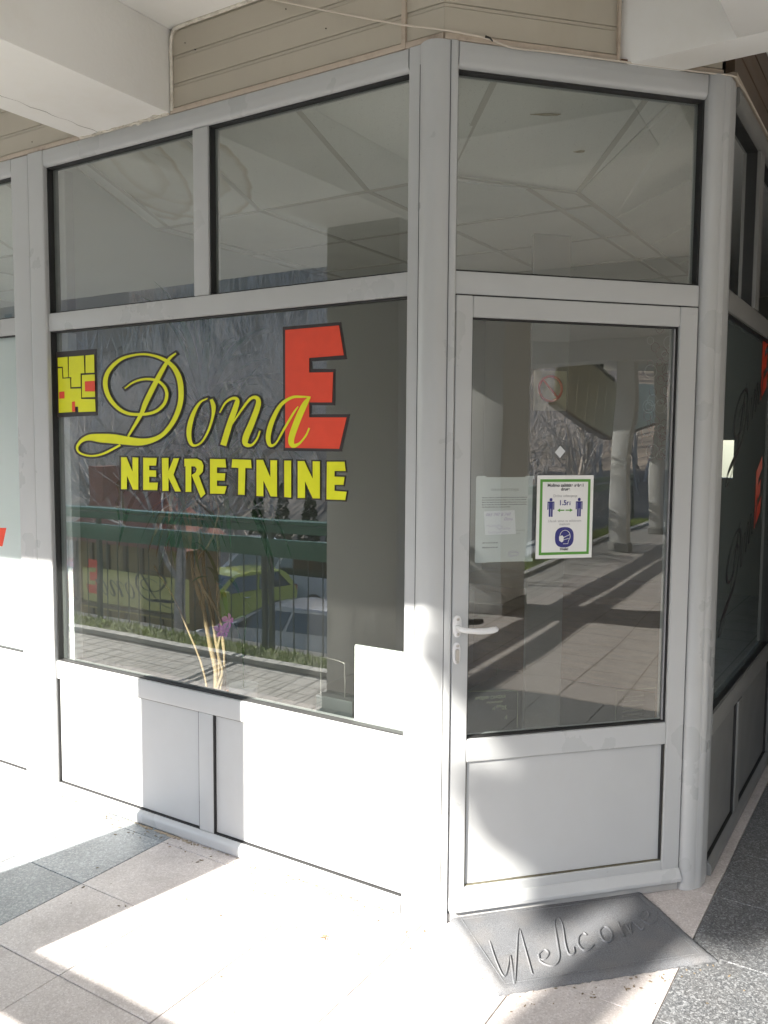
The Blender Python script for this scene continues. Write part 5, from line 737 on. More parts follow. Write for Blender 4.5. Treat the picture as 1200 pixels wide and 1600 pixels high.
poly_obj('arrow', [(pc+.029,1.3795),(pc+.018,1.3735),(pc+.018,1.3775),(pc+.002,1.3775),(pc+.002,1.3815),(pc+.018,1.3815),(pc+.018,1.3855)], v, M['green'], po, D)
oval('mask_disc', D, pc, 1.288, .069, .069, v+.0004, v-.0002, M['blue'], po, 40, 1)
hd = []
for k in range(20):
    t = R_(200-k*11.5); hd.append(D(pc+.002+.019*math.cos(t), v-.0008, 1.291+.021*math.sin(t)))
hd += [D(pc+.015,v-.0008,1.276),D(pc+.013,v-.0008,1.266),D(pc-.004,v-.0008,1.266)]
tube('mask_head', hd, .0009, M['paper'], po, 5)
poly_obj('mask', [(pc-.020,1.291),(pc-.008,1.295),(pc-.002,1.288),(pc-.004,1.274),(pc-.010,1.271),(pc-.019,1.277)], v-.0006, M['paper'], po, D)
tube('mask_strap', [D(pc-.004,v-.0008,1.287),D(pc+.020,v-.0008,1.297)], .001, M['paper'], po, 5)
tube('mask_strap', [D(pc-.004,v-.0008,1.279),D(pc+.016,v-.0008,1.284)], .001, M['paper'], po, 5)
# typed notice behind the glass
nv = .0285
no = thing('typed_notice', 'typed white sheet taped inside the door glass, left of the green notice', 'notice')
box('sheet', D, .138, .339, nv, nv+.001, 1.209, 1.491, M['plastic_paper'], no)
text_obj('heading', 'O B A V J E Š T E NJ E', D, .240, nv-.0004, 1.446, .0105, M['ink'], no)
random.seed(11)
def lines(rows, a0, a1, z, dz, h, m, parent, f=D, vv=nv-.0004, name='print_line'):
    V = []
    for r in range(rows):
        a = a0; end = a1 if r < rows-1 else a0+(a1-a0)*.62; zz = z-r*dz
        while a < end:
            w = random.uniform(.003,.010); k = a
            while k < min(a+w, end):
                hh = h*random.uniform(.55,1); V.append((k,k+.0011,vv,vv+.0002,zz,zz+hh)); k += .0019
            a += w+.0025
    return boxes(name, f, V, M[m], parent)
lines(5, .160, .318, 1.422, .0078, .0042, 'ink', no)
lines(2, .268, .312, 1.312, .011, .0042, 'inkgrey', no)
lines(1, .163, .250, 1.272, .01, .005, 'ink', no); lines(1, .163, .250, 1.256, .01, .005, 'ink', no)
st = [D(.274+.018*math.cos(k*.33), nv-.0005, 1.235+.0075*math.sin(k*.33)+.003*math.sin(k*.17)) for k in range(34)]
tube('stamp', st, .0006, M['pen'], no, 4)
for a, z in ((.140,1.484),(.312,1.484),(.146,1.208),(.312,1.208)): box('tape', D, a, a+.032, nv-.0008, nv-.0004, z, z+.011, M['inkgrey'] if False else M['plastic_paper'], no)
hn = thing('handwritten_note', 'small pale handwritten note stuck over the typed sheet', 'note')
mesh_obj('slip', [D(.166,nv-.0012,1.3785),D(.275,nv-.0012,1.3815),D(.281,nv-.0022,1.302),D(.171,nv-.0022,1.300),D(.166,nv-.0009,1.3785),D(.275,nv-.0009,1.3815),D(.281,nv-.0009,1.302),D(.171,nv-.0009,1.300)], [(0,3,2,1),(4,5,6,7),(0,1,5,4),(1,2,6,5),(2,3,7,6),(3,0,4,7)], M['note'], hn)
text_obj('writing', '065 747 8 747', D, .172, nv-.0030, 1.363, .0150, M['pen'], hn, 'LEFT', italic=.25)
text_obj('writing', 'Dona', D, .236, nv-.0030, 1.348, .0140, M['pen'], hn, 'LEFT', italic=.4)
for k, (a, b, z) in enumerate(((.176,.232,1.330),(.212,.262,1.321),(.180,.250,1.309))):
    p = [D(a+(b-a)*i/26, nv-.0030, z+.003*math.sin(i*1.9)+.002*math.sin(i*.7+k)) for i in range(27)]
    tube('scribble', p, .0004, M['pen'], hn, 4)
# small diamond sticker, faint reversed stickers at the bottom, no-smoking sheet deeper inside
tag(mesh_obj('diamond_sticker', [D(.431+a*.019,.0190-k,1.5755+b*.0205) for k in (0,.0006) for a,b in ((0,-1),(1,0.1),(0,1),(-1,-.1))], [(0,1,2,3),(7,6,5,4),(0,4,5,1),(1,5,6,2),(2,6,7,3),(3,7,4,0)], M['plastic_paper']), 'small white diamond sticker on the door glass', 'sticker')
ghost = mat('faded_sticker_print', (.26,.29,.15), .7, var=.1)
s1 = thing('faded_sticker', 'faint reversed opening hours sticker low at the left of the door glass', 'sticker')
fr_ = [D(.115,.0275,.778),D(.292,.0275,.768),D(.300,.0275,.760),D(.300,.0275,.640)]
tube('frame_line', fr_, .0008, ghost, s1, 4)
text_obj('print_line', 'RADNO VRIJEME', D, .200, .0275, .746, .0150, ghost, s1, mirror=True)
text_obj('print_line', 'PONEDJELJAK', D, .215, .0275, .731, .0095, ghost, s1, mirror=True)
text_obj('print_line', '20⁰⁰ h', D, .235, .0275, .706, .0200, ghost, s1, mirror=True)
text_obj('print_line', 'h', D, .258, .0275, .672, .0200, ghost, s1, mirror=True)
s2 = thing('faded_sticker', 'faint dark sticker with small lines low at the right of the door glass', 'sticker')
tube('frame_line', [D(.672,.0275,.632),D(.672,.0275,.742),D(.83,.0275,.742)], .0006, ghost, s2, 4)
for k in range(5): lines(1, .700, .835, .715-k*.017, .01, .0075, 'seal', s2, vv=.0275)
# ================================================================== DOOR MAT
mt = thing('door_mat', 'worn grey carpet door mat with embossed Welcome before the door', 'door mat', (0,0,0))
mo = Vector((.025,.057)); e1 = Vector((.499,.523)).normalized(); e2 = Vector((.317,-.283)).normalized()
MT = Fr((mo.x,mo.y), (e1.x,e1.y), (e2.x,e2.y)); ML, MW = .722, .425
random.seed(21)
bm = bmesh.new(); nxm, nym = 60, 36; grid = {}
for i in range(nxm+1):
    for j in range(nym+1):
        a, b = ML*i/nxm, MW*j/nym
        ea, eb = min(a,ML-a), min(b,MW-b); e = min(ea,eb)
        z = .0105 if e > .034 else (.0125 if e > .012 else .010)
        if e < 1e-6: z = .004
        z += .0012*math.sin(a*9+b*4)+.0010*math.sin(b*17)
        aa = a+(random.gauss(0,.0012) if ea < 1e-6 else 0); bb = b+(random.gauss(0,.0015) if eb < 1e-6 else 0)
        grid[i,j] = bm.verts.new(MT(aa,bb,max(z,.003)))
for i in range(nxm):
    for j in range(nym): bm.faces.new((grid[i,j],grid[i+1,j],grid[i+1,j+1],grid[i,j+1]))
edge = [e for e in bm.edges if e.is_boundary]
r = bmesh.ops.extrude_edge_only(bm, edges=edge)
for q in r['geom']:
    if isinstance(q, bmesh.types.BMVert): q.co.z = .0005
bm_obj('pile', bm, M['mat'], mt, 50)
for st in WELCOME:
    p = [Vector(MT(a,b,.0108)) for a,b in st]; tube('embossed_letter', p, .0037, M['mat'], mt, 6)
tube('inner_groove', [Vector(MT(a,b,.0118)) for a,b in ((.035,.035),(ML-.035,.035),(ML-.035,MW-.035),(.035,MW-.035),(.035,.035))], .0018, M['mat'], mt, 5)
# leaf and debris on the tiles
lf = []
for k in range(5):
    a = k*1.25+.4; lf += [(0,0,.004),(.010*math.cos(a-.35),.010*math.sin(a-.35),.007),(.022*math.cos(a),.022*math.sin(a),.003+.003*(k%2)),(.010*math.cos(a+.35),.010*math.sin(a+.35),.005)]
lfo = mesh_obj('dry_leaf', [(x-.255,y-.262,z) for x,y,z in lf], [tuple(range(4*k,4*k+4)) for k in range(5)], M['leafdry']); tag(lfo, 'small shrivelled brown leaf lying on the sunlit tiles', 'leaf')
# ================================================================== INTERIOR
ROOM = [(-4.6,.078),(-.13,.078),D(.02,.085,0)[:2],D(.95,.085,0)[:2],(RX-.074,.84),(RX-.074,4.4),(-4.6,4.4)]
struct(vprism('shop_floor', ROOM, -.004, .012, M['floor_in'], smooth=None))
box_('shop_back_wall', WD, -4.6, RX-.07, 4.4, 4.5, .0, 3.15, M['wall_in'])
box_('partition_wall', WD, -2.06, -1.96, .075, 4.4, .012, 3.15, M['wall_green'])
box_('outer_wall', WD, -4.75, -4.62, .0, 4.5, .0, 3.15, M['wall_in'])
box_('shop_side_wall', WD, RX-.07, RX+.0, 3.4, 4.5, .0, 3.15, M['wall_in'])
# raked ceiling strip round the windows, flat grid beyond
ZC, SL = 2.645, .37
gridx = [-4.6,-3.62,-3.04,-2.455,-1.96,-1.873,-1.288,-.703,-.118,.045]
fold = .645
ct = struct(vprism('shop_ceiling', ROOM, 2.93, 2.95, M['cgrid'], smooth=None))
def quad_tile(p, m, t=.012):
    c = sum((Vector(q) for q in p), Vector())/len(p); V = []
    pts = [Vector(q) for q in p]; ins = []
    for q in pts:
        d = (c-q); d.z = 0; ins.append(q+d.normalized()*.010+Vector((0,0,(c.z-q.z)*.010/max(d.length,.01))))
    n = len(p); V = ins+[q+Vector((0,0,t)) for q in ins]
    return mesh_obj('ceiling_tile', V, [tuple(range(n))[::-1], tuple(range(n,2*n))]+[(i,(i+1)%n,n+(i+1)%n,n+i) for i in range(n)], m, ct)
zs_ = lambda y: ZC+SL*(fold-y)
for i in range(len(gridx)-1):
    x0_, x1_ = gridx[i], gridx[i+1]
    if x0_ >= -.12: continue
    mm = M['ctile_ring'] if -1.9 < x0_ < -1.2 else M['ctile']
    if x1_ < -.2: quad_tile([(x0_,.08,zs_(.08)),(x1_,.08,zs_(.08)),(x1_,fold,ZC),(x0_,fold,ZC)], mm)
# strip over the door: perpendicular offset from plane D
offD = .735
def DP(s, b): x, y, _ = D(s,b,0); return (x,y,ZC+SL*(offD-b))
jn = (-.30,fold)
quad_tile([(-.703,.08,zs_(.08)),(-.02,.08,zs_(.08)),(-.31,fold,ZC),(-.703,fold,ZC)], M['ctile'])
quad_tile([DP(.03,.08),DP(.255,.08),DP(.255,offD),(-.31,fold,ZC)], M['ctile'])
quad_tile([DP(.258,.08),DP(.835,.08),DP(.835,offD),DP(.258,offD)], M['ctile'])
quad_tile([DP(.838,.08),DP(.96,.08),DP(.838,offD)], M['ctile'])
yr = [D(.838,offD,0)[1], 1.6, 2.2, 2.8, 3.4, 4.3]
xf = D(.838,offD,0)[0]
quad_tile([DP(.962,.08),(RX-.09,.80,ZC+SL*.60),(RX-.09,1.6,ZC+SL*.60),(xf,1.6,ZC),(xf,yr[0],ZC)], M['ctile'])
for k in range(1,5): quad_tile([(xf,yr[k],ZC),(RX-.09,yr[k],ZC+SL*.60),(RX-.09,yr[k+1],ZC+SL*.60),(xf,yr[k+1],ZC)], M['ctile'])
gy = [fold+.0, 1.32, 1.92, 2.52, 3.12, 3.72, 4.32]
def clip_door(p):
    # keep the flat grid behind the fold line over the door
    out = []
    fn = lambda q: (-sA*q[0]+cA*q[1])-offD
    for i in range(len(p)):
        a, b = p[i], p[(i+1)%len(p)]; fa, fb = fn(a), fn(b)
        if fa >= 0: out.append(a)
        if (fa < 0) != (fb < 0):
            t = fa/(fa-fb); out.append((a[0]+(b[0]-a[0])*t, a[1]+(b[1]-a[1])*t))
    return out
for i in range(len(gridx)-1):
    for j in range(len(gy)-1):
        p = clip_door([(gridx[i],gy[j]),(gridx[i+1],gy[j]),(gridx[i+1],gy[j+1]),(gridx[i],gy[j+1])])
        if len(p) >= 3: quad_tile([(x,y,ZC+.001) for x,y in p], M['ctile_b'] if (i*3+j)%4 == 1 else M['ctile'])
# ceiling tee bars
def tee(p, q, name='ceiling_bar'):
    p, q = Vector(p), Vector(q); d = (q-p).normalized(); s = d.cross(Vector((0,0,1))).normalized()*.0115; dn = Vector((0,0,-.003))
    V = [p-s,p+s,q+s,q-s]; V += [v+dn for v in V]
    mesh_obj(name, V, [(0,1,2,3),(7,6,5,4),(0,4,5,1),(1,5,6,2),(2,6,7,3),(3,7,4,0)], M['cgrid'], ct)
for x in gridx[1:-1]:
    y0 = fold if x < -.35 else (x*sA+offD)/cA
    if x < -.35: tee((x,.08,zs_(.08)),(x,fold,ZC))
    tee((x,y0,ZC),(x,4.35,ZC))
tee((-4.6,fold,ZC),(-.31,fold,ZC)); tee((-.31,fold,ZC),DP(.838,offD)); tee((xf,yr[0],ZC),(xf,4.35,ZC))
tee(DP(.2565,.08),DP(.2565,offD)); tee(DP(.8365,.08),DP(.8365,offD))
for y in gy[1:-1]: tee((-4.6,y,ZC-.0005),(xf,y,ZC-.0005))
# stains and tape scraps on the tile over the door
def scrap(s, b, l, w, a, lbl):
    c = Vector(DP(s,b))-Vector((0,0,.004)); u = Vector((math.cos(a),math.sin(a),0)); n_ = Vector((-math.sin(a),math.cos(a),0))
    V = [c-u*l-n_*w*.3, c+u*l*.3-n_*w, c+u*l-n_*w*.4, c+u*l*.8+n_*w*.6, c-u*l*.1+n_*w*.7]
    V += [q-Vector((0,0,.002)) for q in V]
    tag(mesh_obj('stain_scrap', V, [(0,1,2,3,4),(9,8,7,6,5)]+[(i,(i+1)%5,5+(i+1)%5,5+i) for i in range(5)], M['stain']), lbl, 'scrap')
M['stain'] = mat('brown_tape', (.33,.27,.16), .8, var=.3, vscale=40)
scrap(.30,.20,.03,.012,.9,'small brown tape scrap on the ceiling tile, nearest the corner post')
scrap(.50,.34,.055,.012,.55,'long brown scrape on the ceiling tile over the door')
scrap(.72,.50,.022,.014,.3,'small brown scrap on the ceiling tile, nearest the right joint')
# furniture, barely seen through the glass
dk = thing('office_desk', 'dark wooden desk inside the shop behind the door', 'desk', (-.5,2.6,0.012))
f0 = Fr((0,0),(1,0),(0,1))
box('top', f0, -.7,.7,-.35,.35,.70,.74, M['wood'], dk, bev=.004); box('side_panel', f0, -.66,-.62,-.32,.32,0,.70, M['wood'], dk); box('side_panel', f0, .62,.66,-.32,.32,0,.70, M['wood'], dk); box('modesty_panel', f0, -.62,.62,-.05,-.03,.15,.70, M['wood'], dk)
ns = thing('no_smoking_sign', 'pale no smoking sheet with red ring inside, seen through the door', 'sign')
D3 = Fr(D(0,1.4,0)[:2], (cA,sA), (-sA,cA))
sc_, sz_ = 1.05, 1.88
box('sheet', D3, sc_-.09, sc_+.09, -.004, 0, sz_-.11, sz_+.09, mat('yellowed_paper',(.62,.58,.44),.8), ns)
tube('ring', [D3(sc_+.062*math.cos(k*math.pi/16), -.008, sz_+.062*math.sin(k*math.pi/16)) for k in range(33)], .007, M['red'], ns, 6)
tube('bar', [D3(sc_-.042,-.008,sz_+.044), D3(sc_+.042,-.008,sz_-.044)], .006, M['red'], ns, 6)
box('hanging_post', D3, sc_-.10, sc_+.10, .001, .03, 0.012, 2.64, mat('grey_pillar_paint',(.22,.215,.20),.8), ns)
# white board leaning in the window corner
tag(box('white_board', L, -.372, -.128, .070, .084, .592, .885, mat('white_card', (.84,.84,.83), .5, var=.01), bev=.005), 'blank white board standing inside the window at the lower right corner', 'board')
wr = thing('wire_rack', 'thin bent wire rack standing beside the white board', 'rack')
tube('wire', catmull([L(-.565,.13,.60),L(-.563,.13,.78),L(-.555,.13,.80),L(-.47,.13,.795),L(-.455,.13,.77),L(-.455,.13,.60)],4), .0022, M['steel'], wr, 6)
box('base_box', L, -.565, -.40, .10, .18, .588, .665, mat('dark_teal_plastic',(.008,.014,.015),.5), wr, bev=.006)
# lace curtain strip at the hinge side of the door
lc = thing('lace_curtain', 'reddish lace strip hanging inside at the right of the door glass', 'curtain')
random.seed(9)
for k in range(90):
    a = random.uniform(.86,.985); z = random.uniform(1.55,2.1); r = random.uniform(.010,.026)
    tube('lace_ring', [D(a+r*math.cos(q*math.pi/7), .20+.003*k/90, z+r*math.sin(q*math.pi/7)) for q in range(15)], .0009, M['lace'] if k%3 else M['paper'], lc, 4)
# dracaena
pl = thing('dracaena_plant', 'tall dracaena with several bare stems and drooping leaves behind the window', 'plant', (-1.55,.63,.012))
pb = Vector(pl.location)
def loc(p): return Vector((p[0]*1.071-.0935, p[1]+.20, p[2]*1.071-.1138))-pb
prof = [(0,0),(.13,0),(.17,.30),(.175,.33),(.155,.33),(.15,.30),(0,.29)]
V, Fc = [], []; n = 20
for r, z in prof:
    for k in range(n): V.append((r*math.cos(2*math.pi*k/n), r*math.sin(2*math.pi*k/n), z))
for i in range(len(prof)-1):
    for k in range(n): Fc.append((i*n+k,i*n+(k+1)%n,(i+1)*n+(k+1)%n,(i+1)*n+k))
mesh_obj('pot', V, Fc, M['pot'], pl, smooth=40)
stems = [([(-1.36,.42,.30),(-1.365,.42,.47),(-1.41,.42,.72),(-1.50,.42,.99),(-1.55,.42,1.19),(-1.66,.42,1.30),(-1.75,.43,1.42)],[.022,.021,.017,.014,.012,.012,.012]),
 ([(-1.34,.44,.30),(-1.35,.44,.47),(-1.40,.45,.75),(-1.47,.46,1.0),(-1.50,.46,1.2),(-1.45,.47,1.36),(-1.38,.47,1.45)],[.020,.02,.015,.013,.012,.011,.011]),
 ([(-1.33,.40,.30),(-1.33,.40,.47),(-1.315,.39,.62),(-1.31,.38,.80),(-1.31,.38,.95)],[.014,.014,.012,.012,.010]),
 ([(-1.38,.40,.30),(-1.40,.40,.47),(-1.56,.40,.80),(-1.74,.40,1.02),(-1.79,.40,1.15),(-1.74,.40,1.27),(-1.70,.40,1.33)],[.010,.009,.008,.007,.007,.007,.006]),
 ([(-1.35,.46,.30),(-1.38,.47,.8),(-1.44,.50,1.2),(-1.52,.52,1.7)],[.016,.014,.012,.011])]
for k in range(3):   # thin extra shoots that twist up from the base
    bx = -1.37+.02*k; stems.append(([(bx,.43,.30),(bx-.01,.43,.50),(bx-.07+.03*k,.43,.78),(bx-.10-.03*k,.42,1.02),(bx-.20+.08*k,.43,1.20),(bx-.26+.11*k,.43,1.34),(bx-.22+.10*k,.44,1.46)],[.013,.012,.011,.010,.009,.008,.007]))
heads = [(-1.76,.43,1.45),(-1.38,.47,1.47),(-1.31,.38,.97),(-1.52,.52,1.72),(-1.60,.44,1.33)]
for p, r in stems: tube('stem', [loc(q) for q in [v+Vector((.010*math.sin(k*1.1+len(p)),.006*math.sin(k*.9),0)) for k, v in enumerate(catmull(p,5))]], [.60*r[min(len(r)-1,int(i/5))] for i in range(len(p)*5-4)], M['cane'], pl, 8)
random.seed(4)
def leaves(c, n, ln, up, m, name):
    V, Fc = [], []
    for k in range(n):
        az = random.uniform(0,6.283); el = random.uniform(-.5,1.4)*up; l = ln*random.uniform(.65,1.15); w = random.uniform(.010,.019)
        d = Vector((math.cos(az)*math.cos(el), math.sin(az)*math.cos(el)*.55, math.sin(el))); p = Vector(c)+d*.01; s = d.cross(Vector((0,0,1))).normalized()
        b = len(V); seg = 7
        for i in range(seg+1):
            t = i/seg; ww = w*math.sin(math.pi*min(1,.18+t*.82))**.7; V += [tuple(loc(p-s*ww)), tuple(loc(p+s*ww))]
            d = (d+Vector((0,0,-.17*(1+t)))).normalized(); p = p+d*l/seg
            if p.y < .12: p.y = .12
        Fc += [(b+2*i,b+2*i+1,b+2*i+3,b+2*i+2) for i in range(seg)]
    mesh_obj(name, V, Fc, m, pl, smooth=60)
leaves(heads[0], 70, .50, 1, M['leaf'], 'leaf_crown'); leaves(heads[1], 80, .50, 1, M['leaf'], 'leaf_crown')
leaves(heads[2], 8, .22, 1, M['leaf'], 'leaf_crown'); leaves(heads[3], 52, .62, 1.25, M['leaf'], 'leaf_crown'); leaves(heads[4], 16, .28, -.8, M['leafdry'], 'dry_leaves')
# orchid
oc = thing('orchid', 'pink orchid blossoms on a thin arched stem behind the window', 'orchid', (-1.10,.30,.012))
ob = Vector(oc.location)
V, Fc = [], []
for r, z in ((0,0),(.05,0),(.065,.12),(.06,.12),(0,.11)):
    for k in range(14): V.append((r*math.cos(.4488*k), r*math.sin(.4488*k), z+.45-.012))
for i in range(4):
    for k in range(14): Fc.append((i*14+k,i*14+(k+1)%14,(i+1)*14+(k+1)%14,(i+1)*14+k))
mesh_obj('pot', V, Fc, M['white_enamel'], oc, smooth=40)
box('stand', f0, -.08,.08,-.07,.07,0,.436, M['wood'], oc)
for dx in (-1,1): tube('stem', [Vector(p)-ob for p in catmull([(-1.10,.30,.55),(-1.10,.30,.68),(-1.10+.02*dx,.29,.80),(-1.12+.05*dx,.28,.87),(-1.16+.03*dx,.27,.85)],5)], .0025, M['leaf'], oc, 5)
def petal_flower(c, r, tilt):
    V, Fc = [], []
    for k in range(5):
        a = k*2*math.pi/5+.3; w = .62 if k in (0,2) else .42; b = len(V)
        V.append(tuple(Vector(c)-ob))
        for q in range(9):
            t = -1+2*q/8; rr = r*math.cos(t*1.2)**.5; an = a+t*w
            V.append(tuple(Vector((c[0]+rr*math.cos(an), c[1]-.012+.01*abs(t)+tilt*math.sin(an)*rr, c[2]+rr*math.sin(an)))-ob))
        Fc += [(b,b+1+q,b+2+q) for q in range(8)]
    mesh_obj('blossom', V, Fc, M['petal'], oc, smooth=60)
petal_flower((-1.145,.262,.845),.034,.3); petal_flower((-1.185,.258,.800),.034,-.2); petal_flower((-1.155,.25,.806),.030,.1)
# ================================================================== ACROSS THE STREET (mirrored in the glass)
def make_tree(seed, h=9.0, spread=.62, depth=5, r0=.20):
    rnd = random.Random(seed); T_, C_ = ([],[]), ([],[])
    def branch(p, d, l, r, lev):
        pts, rad = [p], [r]; n = 5 if lev < 3 else 3; q = p
        for i in range(n):
            d2 = Vector((rnd.gauss(0,.14),rnd.gauss(0,.14),rnd.gauss(.05,.10))); d = (d+d2).normalized(); q = q+d*l/n; pts.append(q); rad.append(r*(1-.55*(i+1)/n))
        tube_data(pts, rad, 6 if lev < 2 else (4 if lev < 4 else 3), *(T_ if lev < 2 else C_))
        if lev >= depth: return
        for k in range({0:6,1:5,2:5,3:4,4:3}.get(lev,3)):
            t = rnd.uniform(.35,1) if lev else rnd.uniform(.38,1); j = min(n,max(1,int(t*n+.5))); a = rnd.uniform(0,6.283)
            s = d.orthogonal().normalized(); s = Matrix.Rotation(a,3,d)@s
            nd = (d*rnd.uniform(.55,.95)+s*spread*rnd.uniform(.7,1.4)+Vector((0,0,.12))).normalized()
            branch(pts[j], nd, l*rnd.uniform(.48,.72), rad[j]*rnd.uniform(.5,.68), lev+1)
    branch(Vector((0,0,0)), Vector((0,0,1)), h*.55, r0, 0)
    t = thing('bare_tree', 'x', 'tree')
    mesh_obj('trunk', T_[0], T_[1], M['bark'], t, smooth=60); mesh_obj('crown', C_[0], C_[1], M['twig'], t)
    return t
protos = [make_tree(1), make_tree(5, 8.5, .75), make_tree(8, 10, .55)]
spots = [(-11.9,-10.4,.85),(-20.5,-15.2,1.0),(-17.4,-17.2,1.05),(-22.5,-18.0,1.0),(-13.4,-20.6,1.1),(-18.6,-26.5,1.2),(-12.2,-20.0,1.0),(-19,-21,1.1),(-24,-19,1.0),(-8.5,-20.5,1.0),(-16,-26,1.15),(-29,-27,1.1),(-21.5,-31,1.1),(-11,-29,1.1),(-36,-33,1.2),(-27,-38,1.2),(-17,-40,1.2),(-44,-40,1.2),(-9,-38,1.1),(-35,-46,1.2),
 (8.6,-5.0,.75),(11.2,-4.9,.8),(14.2,-5.2,.8),(12,-7.5,.85),(17,-7.5,.9),(23,-9.5,.95),(30,-9,1.0),(26,-14,1.0),(38,-15,1.1),(20,-12,.95),(45,-20,1.2),(34,-22,1.1)]
tg = 'bare winter trees across the street'
for i, (x, y, sc) in enumerate(spots):
    o = protos[i] if i < 3 else dup(protos[i%3])
    o.location = (x,y,-3.01 if -10.9 < y < -2.3 else max(GZ,hillz(x,y))); o.rotation_euler = (0,0,i*1.7); o.scale = (sc*(.92+.03*(i%4)),)*2+(sc,)
    tag(o, 'bare leafless tree across the street, mirrored in the '+('window' if x < 0 else 'door')+' glass', 'tree', tg+(' left' if x < 0 else ' right'))
# wooded slope: fine brushwood far off, one mass
V, Fc = [], []; rnd = random.Random(2)
for i in range(9000):
    x = rnd.uniform(-120,120); y = rnd.uniform(-120,-32)
    if i%4 == 0: x = rnd.uniform(52,130); y = rnd.uniform(-70,10)
    z = hillz(x,y); h = rnd.uniform(2.5,6.0); lx, ly = rnd.gauss(0,.7), rnd.gauss(0,.7); w = rnd.uniform(.04,.13)
    for q in range(3):
        b = len(V); ox, oz = rnd.gauss(0,.6)*q, .35*h*q*.6
        an = rnd.uniform(0,3.14); wx, wy = w*math.cos(an), w*math.sin(an); V += [(x-wx+lx*.3*q,y-wy,z+oz),(x+wx+lx*.3*q,y+wy,z+oz),(x+lx+ox,y+ly,z+h)]; Fc.append((b,b+1,b+2))
tag(stuff(mesh_obj('brushwood', V, Fc, M['twig'])), 'far brown leafless brushwood on the slope behind the trees', 'wood')
# evergreen whose bare trunk and crown shade the mat and the door
pp = thing('pine_tree', 'tall pine with a bare trunk across the pavement, shading the door', 'tree', (-.98,-9.0,-3.0))
tube('trunk', catmull([(0,0,0),(.02,0,3),(0,.02,6),(.06,0,9),(.15,0,13)],3), [.15,.145,.14,.138,.136,.134,.132,.13,.12,.11,.09,.06,.02], M['bark'], pp, 10)
V, Fc = [], []; rnd = random.Random(12)
def pine_needles(cx, cy, cz, rx, rz_, n):
    for i in range(n):
        while True:
            q = Vector((rnd.uniform(-1,1),rnd.uniform(-1,1),rnd.uniform(-1,1)))
            if q.length < 1: break
        c = Vector((cx+q.x*rx, cy+q.y*rx, cz+q.z*rz_)); s = rnd.uniform(.03,.055)
        u = Vector((rnd.gauss(0,1),rnd.gauss(0,1),rnd.gauss(0,1))).normalized(); w = u.orthogonal().normalized(); b = len(V)
        V.extend([tuple(c-u*s),tuple(c+w*s*.5),tuple(c+u*s),tuple(c-w*s*.5)]); Fc.append((b,b+1,b+2,b+3))
for i in range(60):
    z = 8.52+(i%20)*.065; pine_needles((-.20+.05*(i%5)) if i%3 == 0 else .46+rnd.uniform(-.5,.95), rnd.uniform(-.7,.7), z, rnd.uniform(.24,.36), .15, 640)
for i in range(16): pine_needles(.40+rnd.uniform(-.5,.7), rnd.uniform(-.5,.5), 9.7+i*.22, rnd.uniform(.25,.40), .25, 420)
for i in range(30): pine_needles(-.35+.03*(i%6), rnd.uniform(-.5,.5), 8.42+(i%15)*.085, .11, .12, 170)
mesh_obj('crown', V, Fc, M['hedge'], pp)
V, Fc = [], []
for i in range(26):
    z = 8.6+i*.16; a = i*2.4; l = rnd.uniform(.5,1.0); p = Vector((.06,0,z))
    tube_data([p, p+Vector((math.cos(a)*l*.5+.15,math.sin(a)*l*.5,.12)), p+Vector((math.cos(a)*l+.3,math.sin(a)*l,.3))], [.03,.02,.006], 5, V, Fc)
mesh_obj('limbs', V, Fc, M['bark'], pp)
# kiosk
kx0, kx1, ky0, ky1 = -16.9, -13.0, -12.7, -11.6
kk = thing('timber_kiosk', 'timber kiosk with red hipped roof and yellow banner, mirrored in the window', 'kiosk', ((kx0+kx1)/2,(ky0+ky1)/2,GZ))
kw, kd = (kx1-kx0)/2, (ky1-ky0)/2; base = -GZ
box('wall', f0, -kw,kw,-kd,kd,0,base-.75, M['kioskwall'], kk)
zr = base-.85; za = base+.5
mesh_obj('roof', [(-kw-.35,-kd-.4,zr),(kw+.35,-kd-.4,zr),(kw+.35,kd+.4,zr),(-kw-.35,kd+.4,zr),(-.7,0,za),(.7,0,za)], [(0,1,5,4),(2,3,4,5),(1,2,5),(3,0,4),(3,2,1,0)], M['rooftile'], kk)
for k in range(7):
    x = -kw+.1+k*(2*kw-.2)/6; box('post', f0, x-.05,x+.05,kd+.002,kd+.06,0,base-.86, M['wood'], kk)
box('counter', f0, -kw,kw,kd+.002,kd+.3,.95,1.02, M['wood'], kk)
box('chimney', f0, -kw+.3,-kw+.85,-.3,.3,zr,za+.5, M['rooftile'], kk)
bn = thing('kiosk_banner', 'yellow banner with script on the kiosk wall, mirrored in the window', 'banner', (kx0+2.4,ky1+.09,-2.1))
box('cloth', f0, -1.95,1.75,-.01,.01,-.45,.55, M['banner'], bn)
xs2 = [p[0] for s in SCRIPT_STROKES for p in s[1]]; xm2 = (min(xs2)+max(xs2))/2
fB = lambda x,v,z: (-(x-xm2)*2.3, .016+ (v-.037)*3, (z-1.62)*2.0)
for ch in 'Dona': ribbon_obj('letter', [s[1] for s in SCRIPT_STROKES if s[0]==ch], .0366, M['black'], bn, fB)
poly_obj('letter', BIG_E[0], .0366, M['red'], bn, fB)
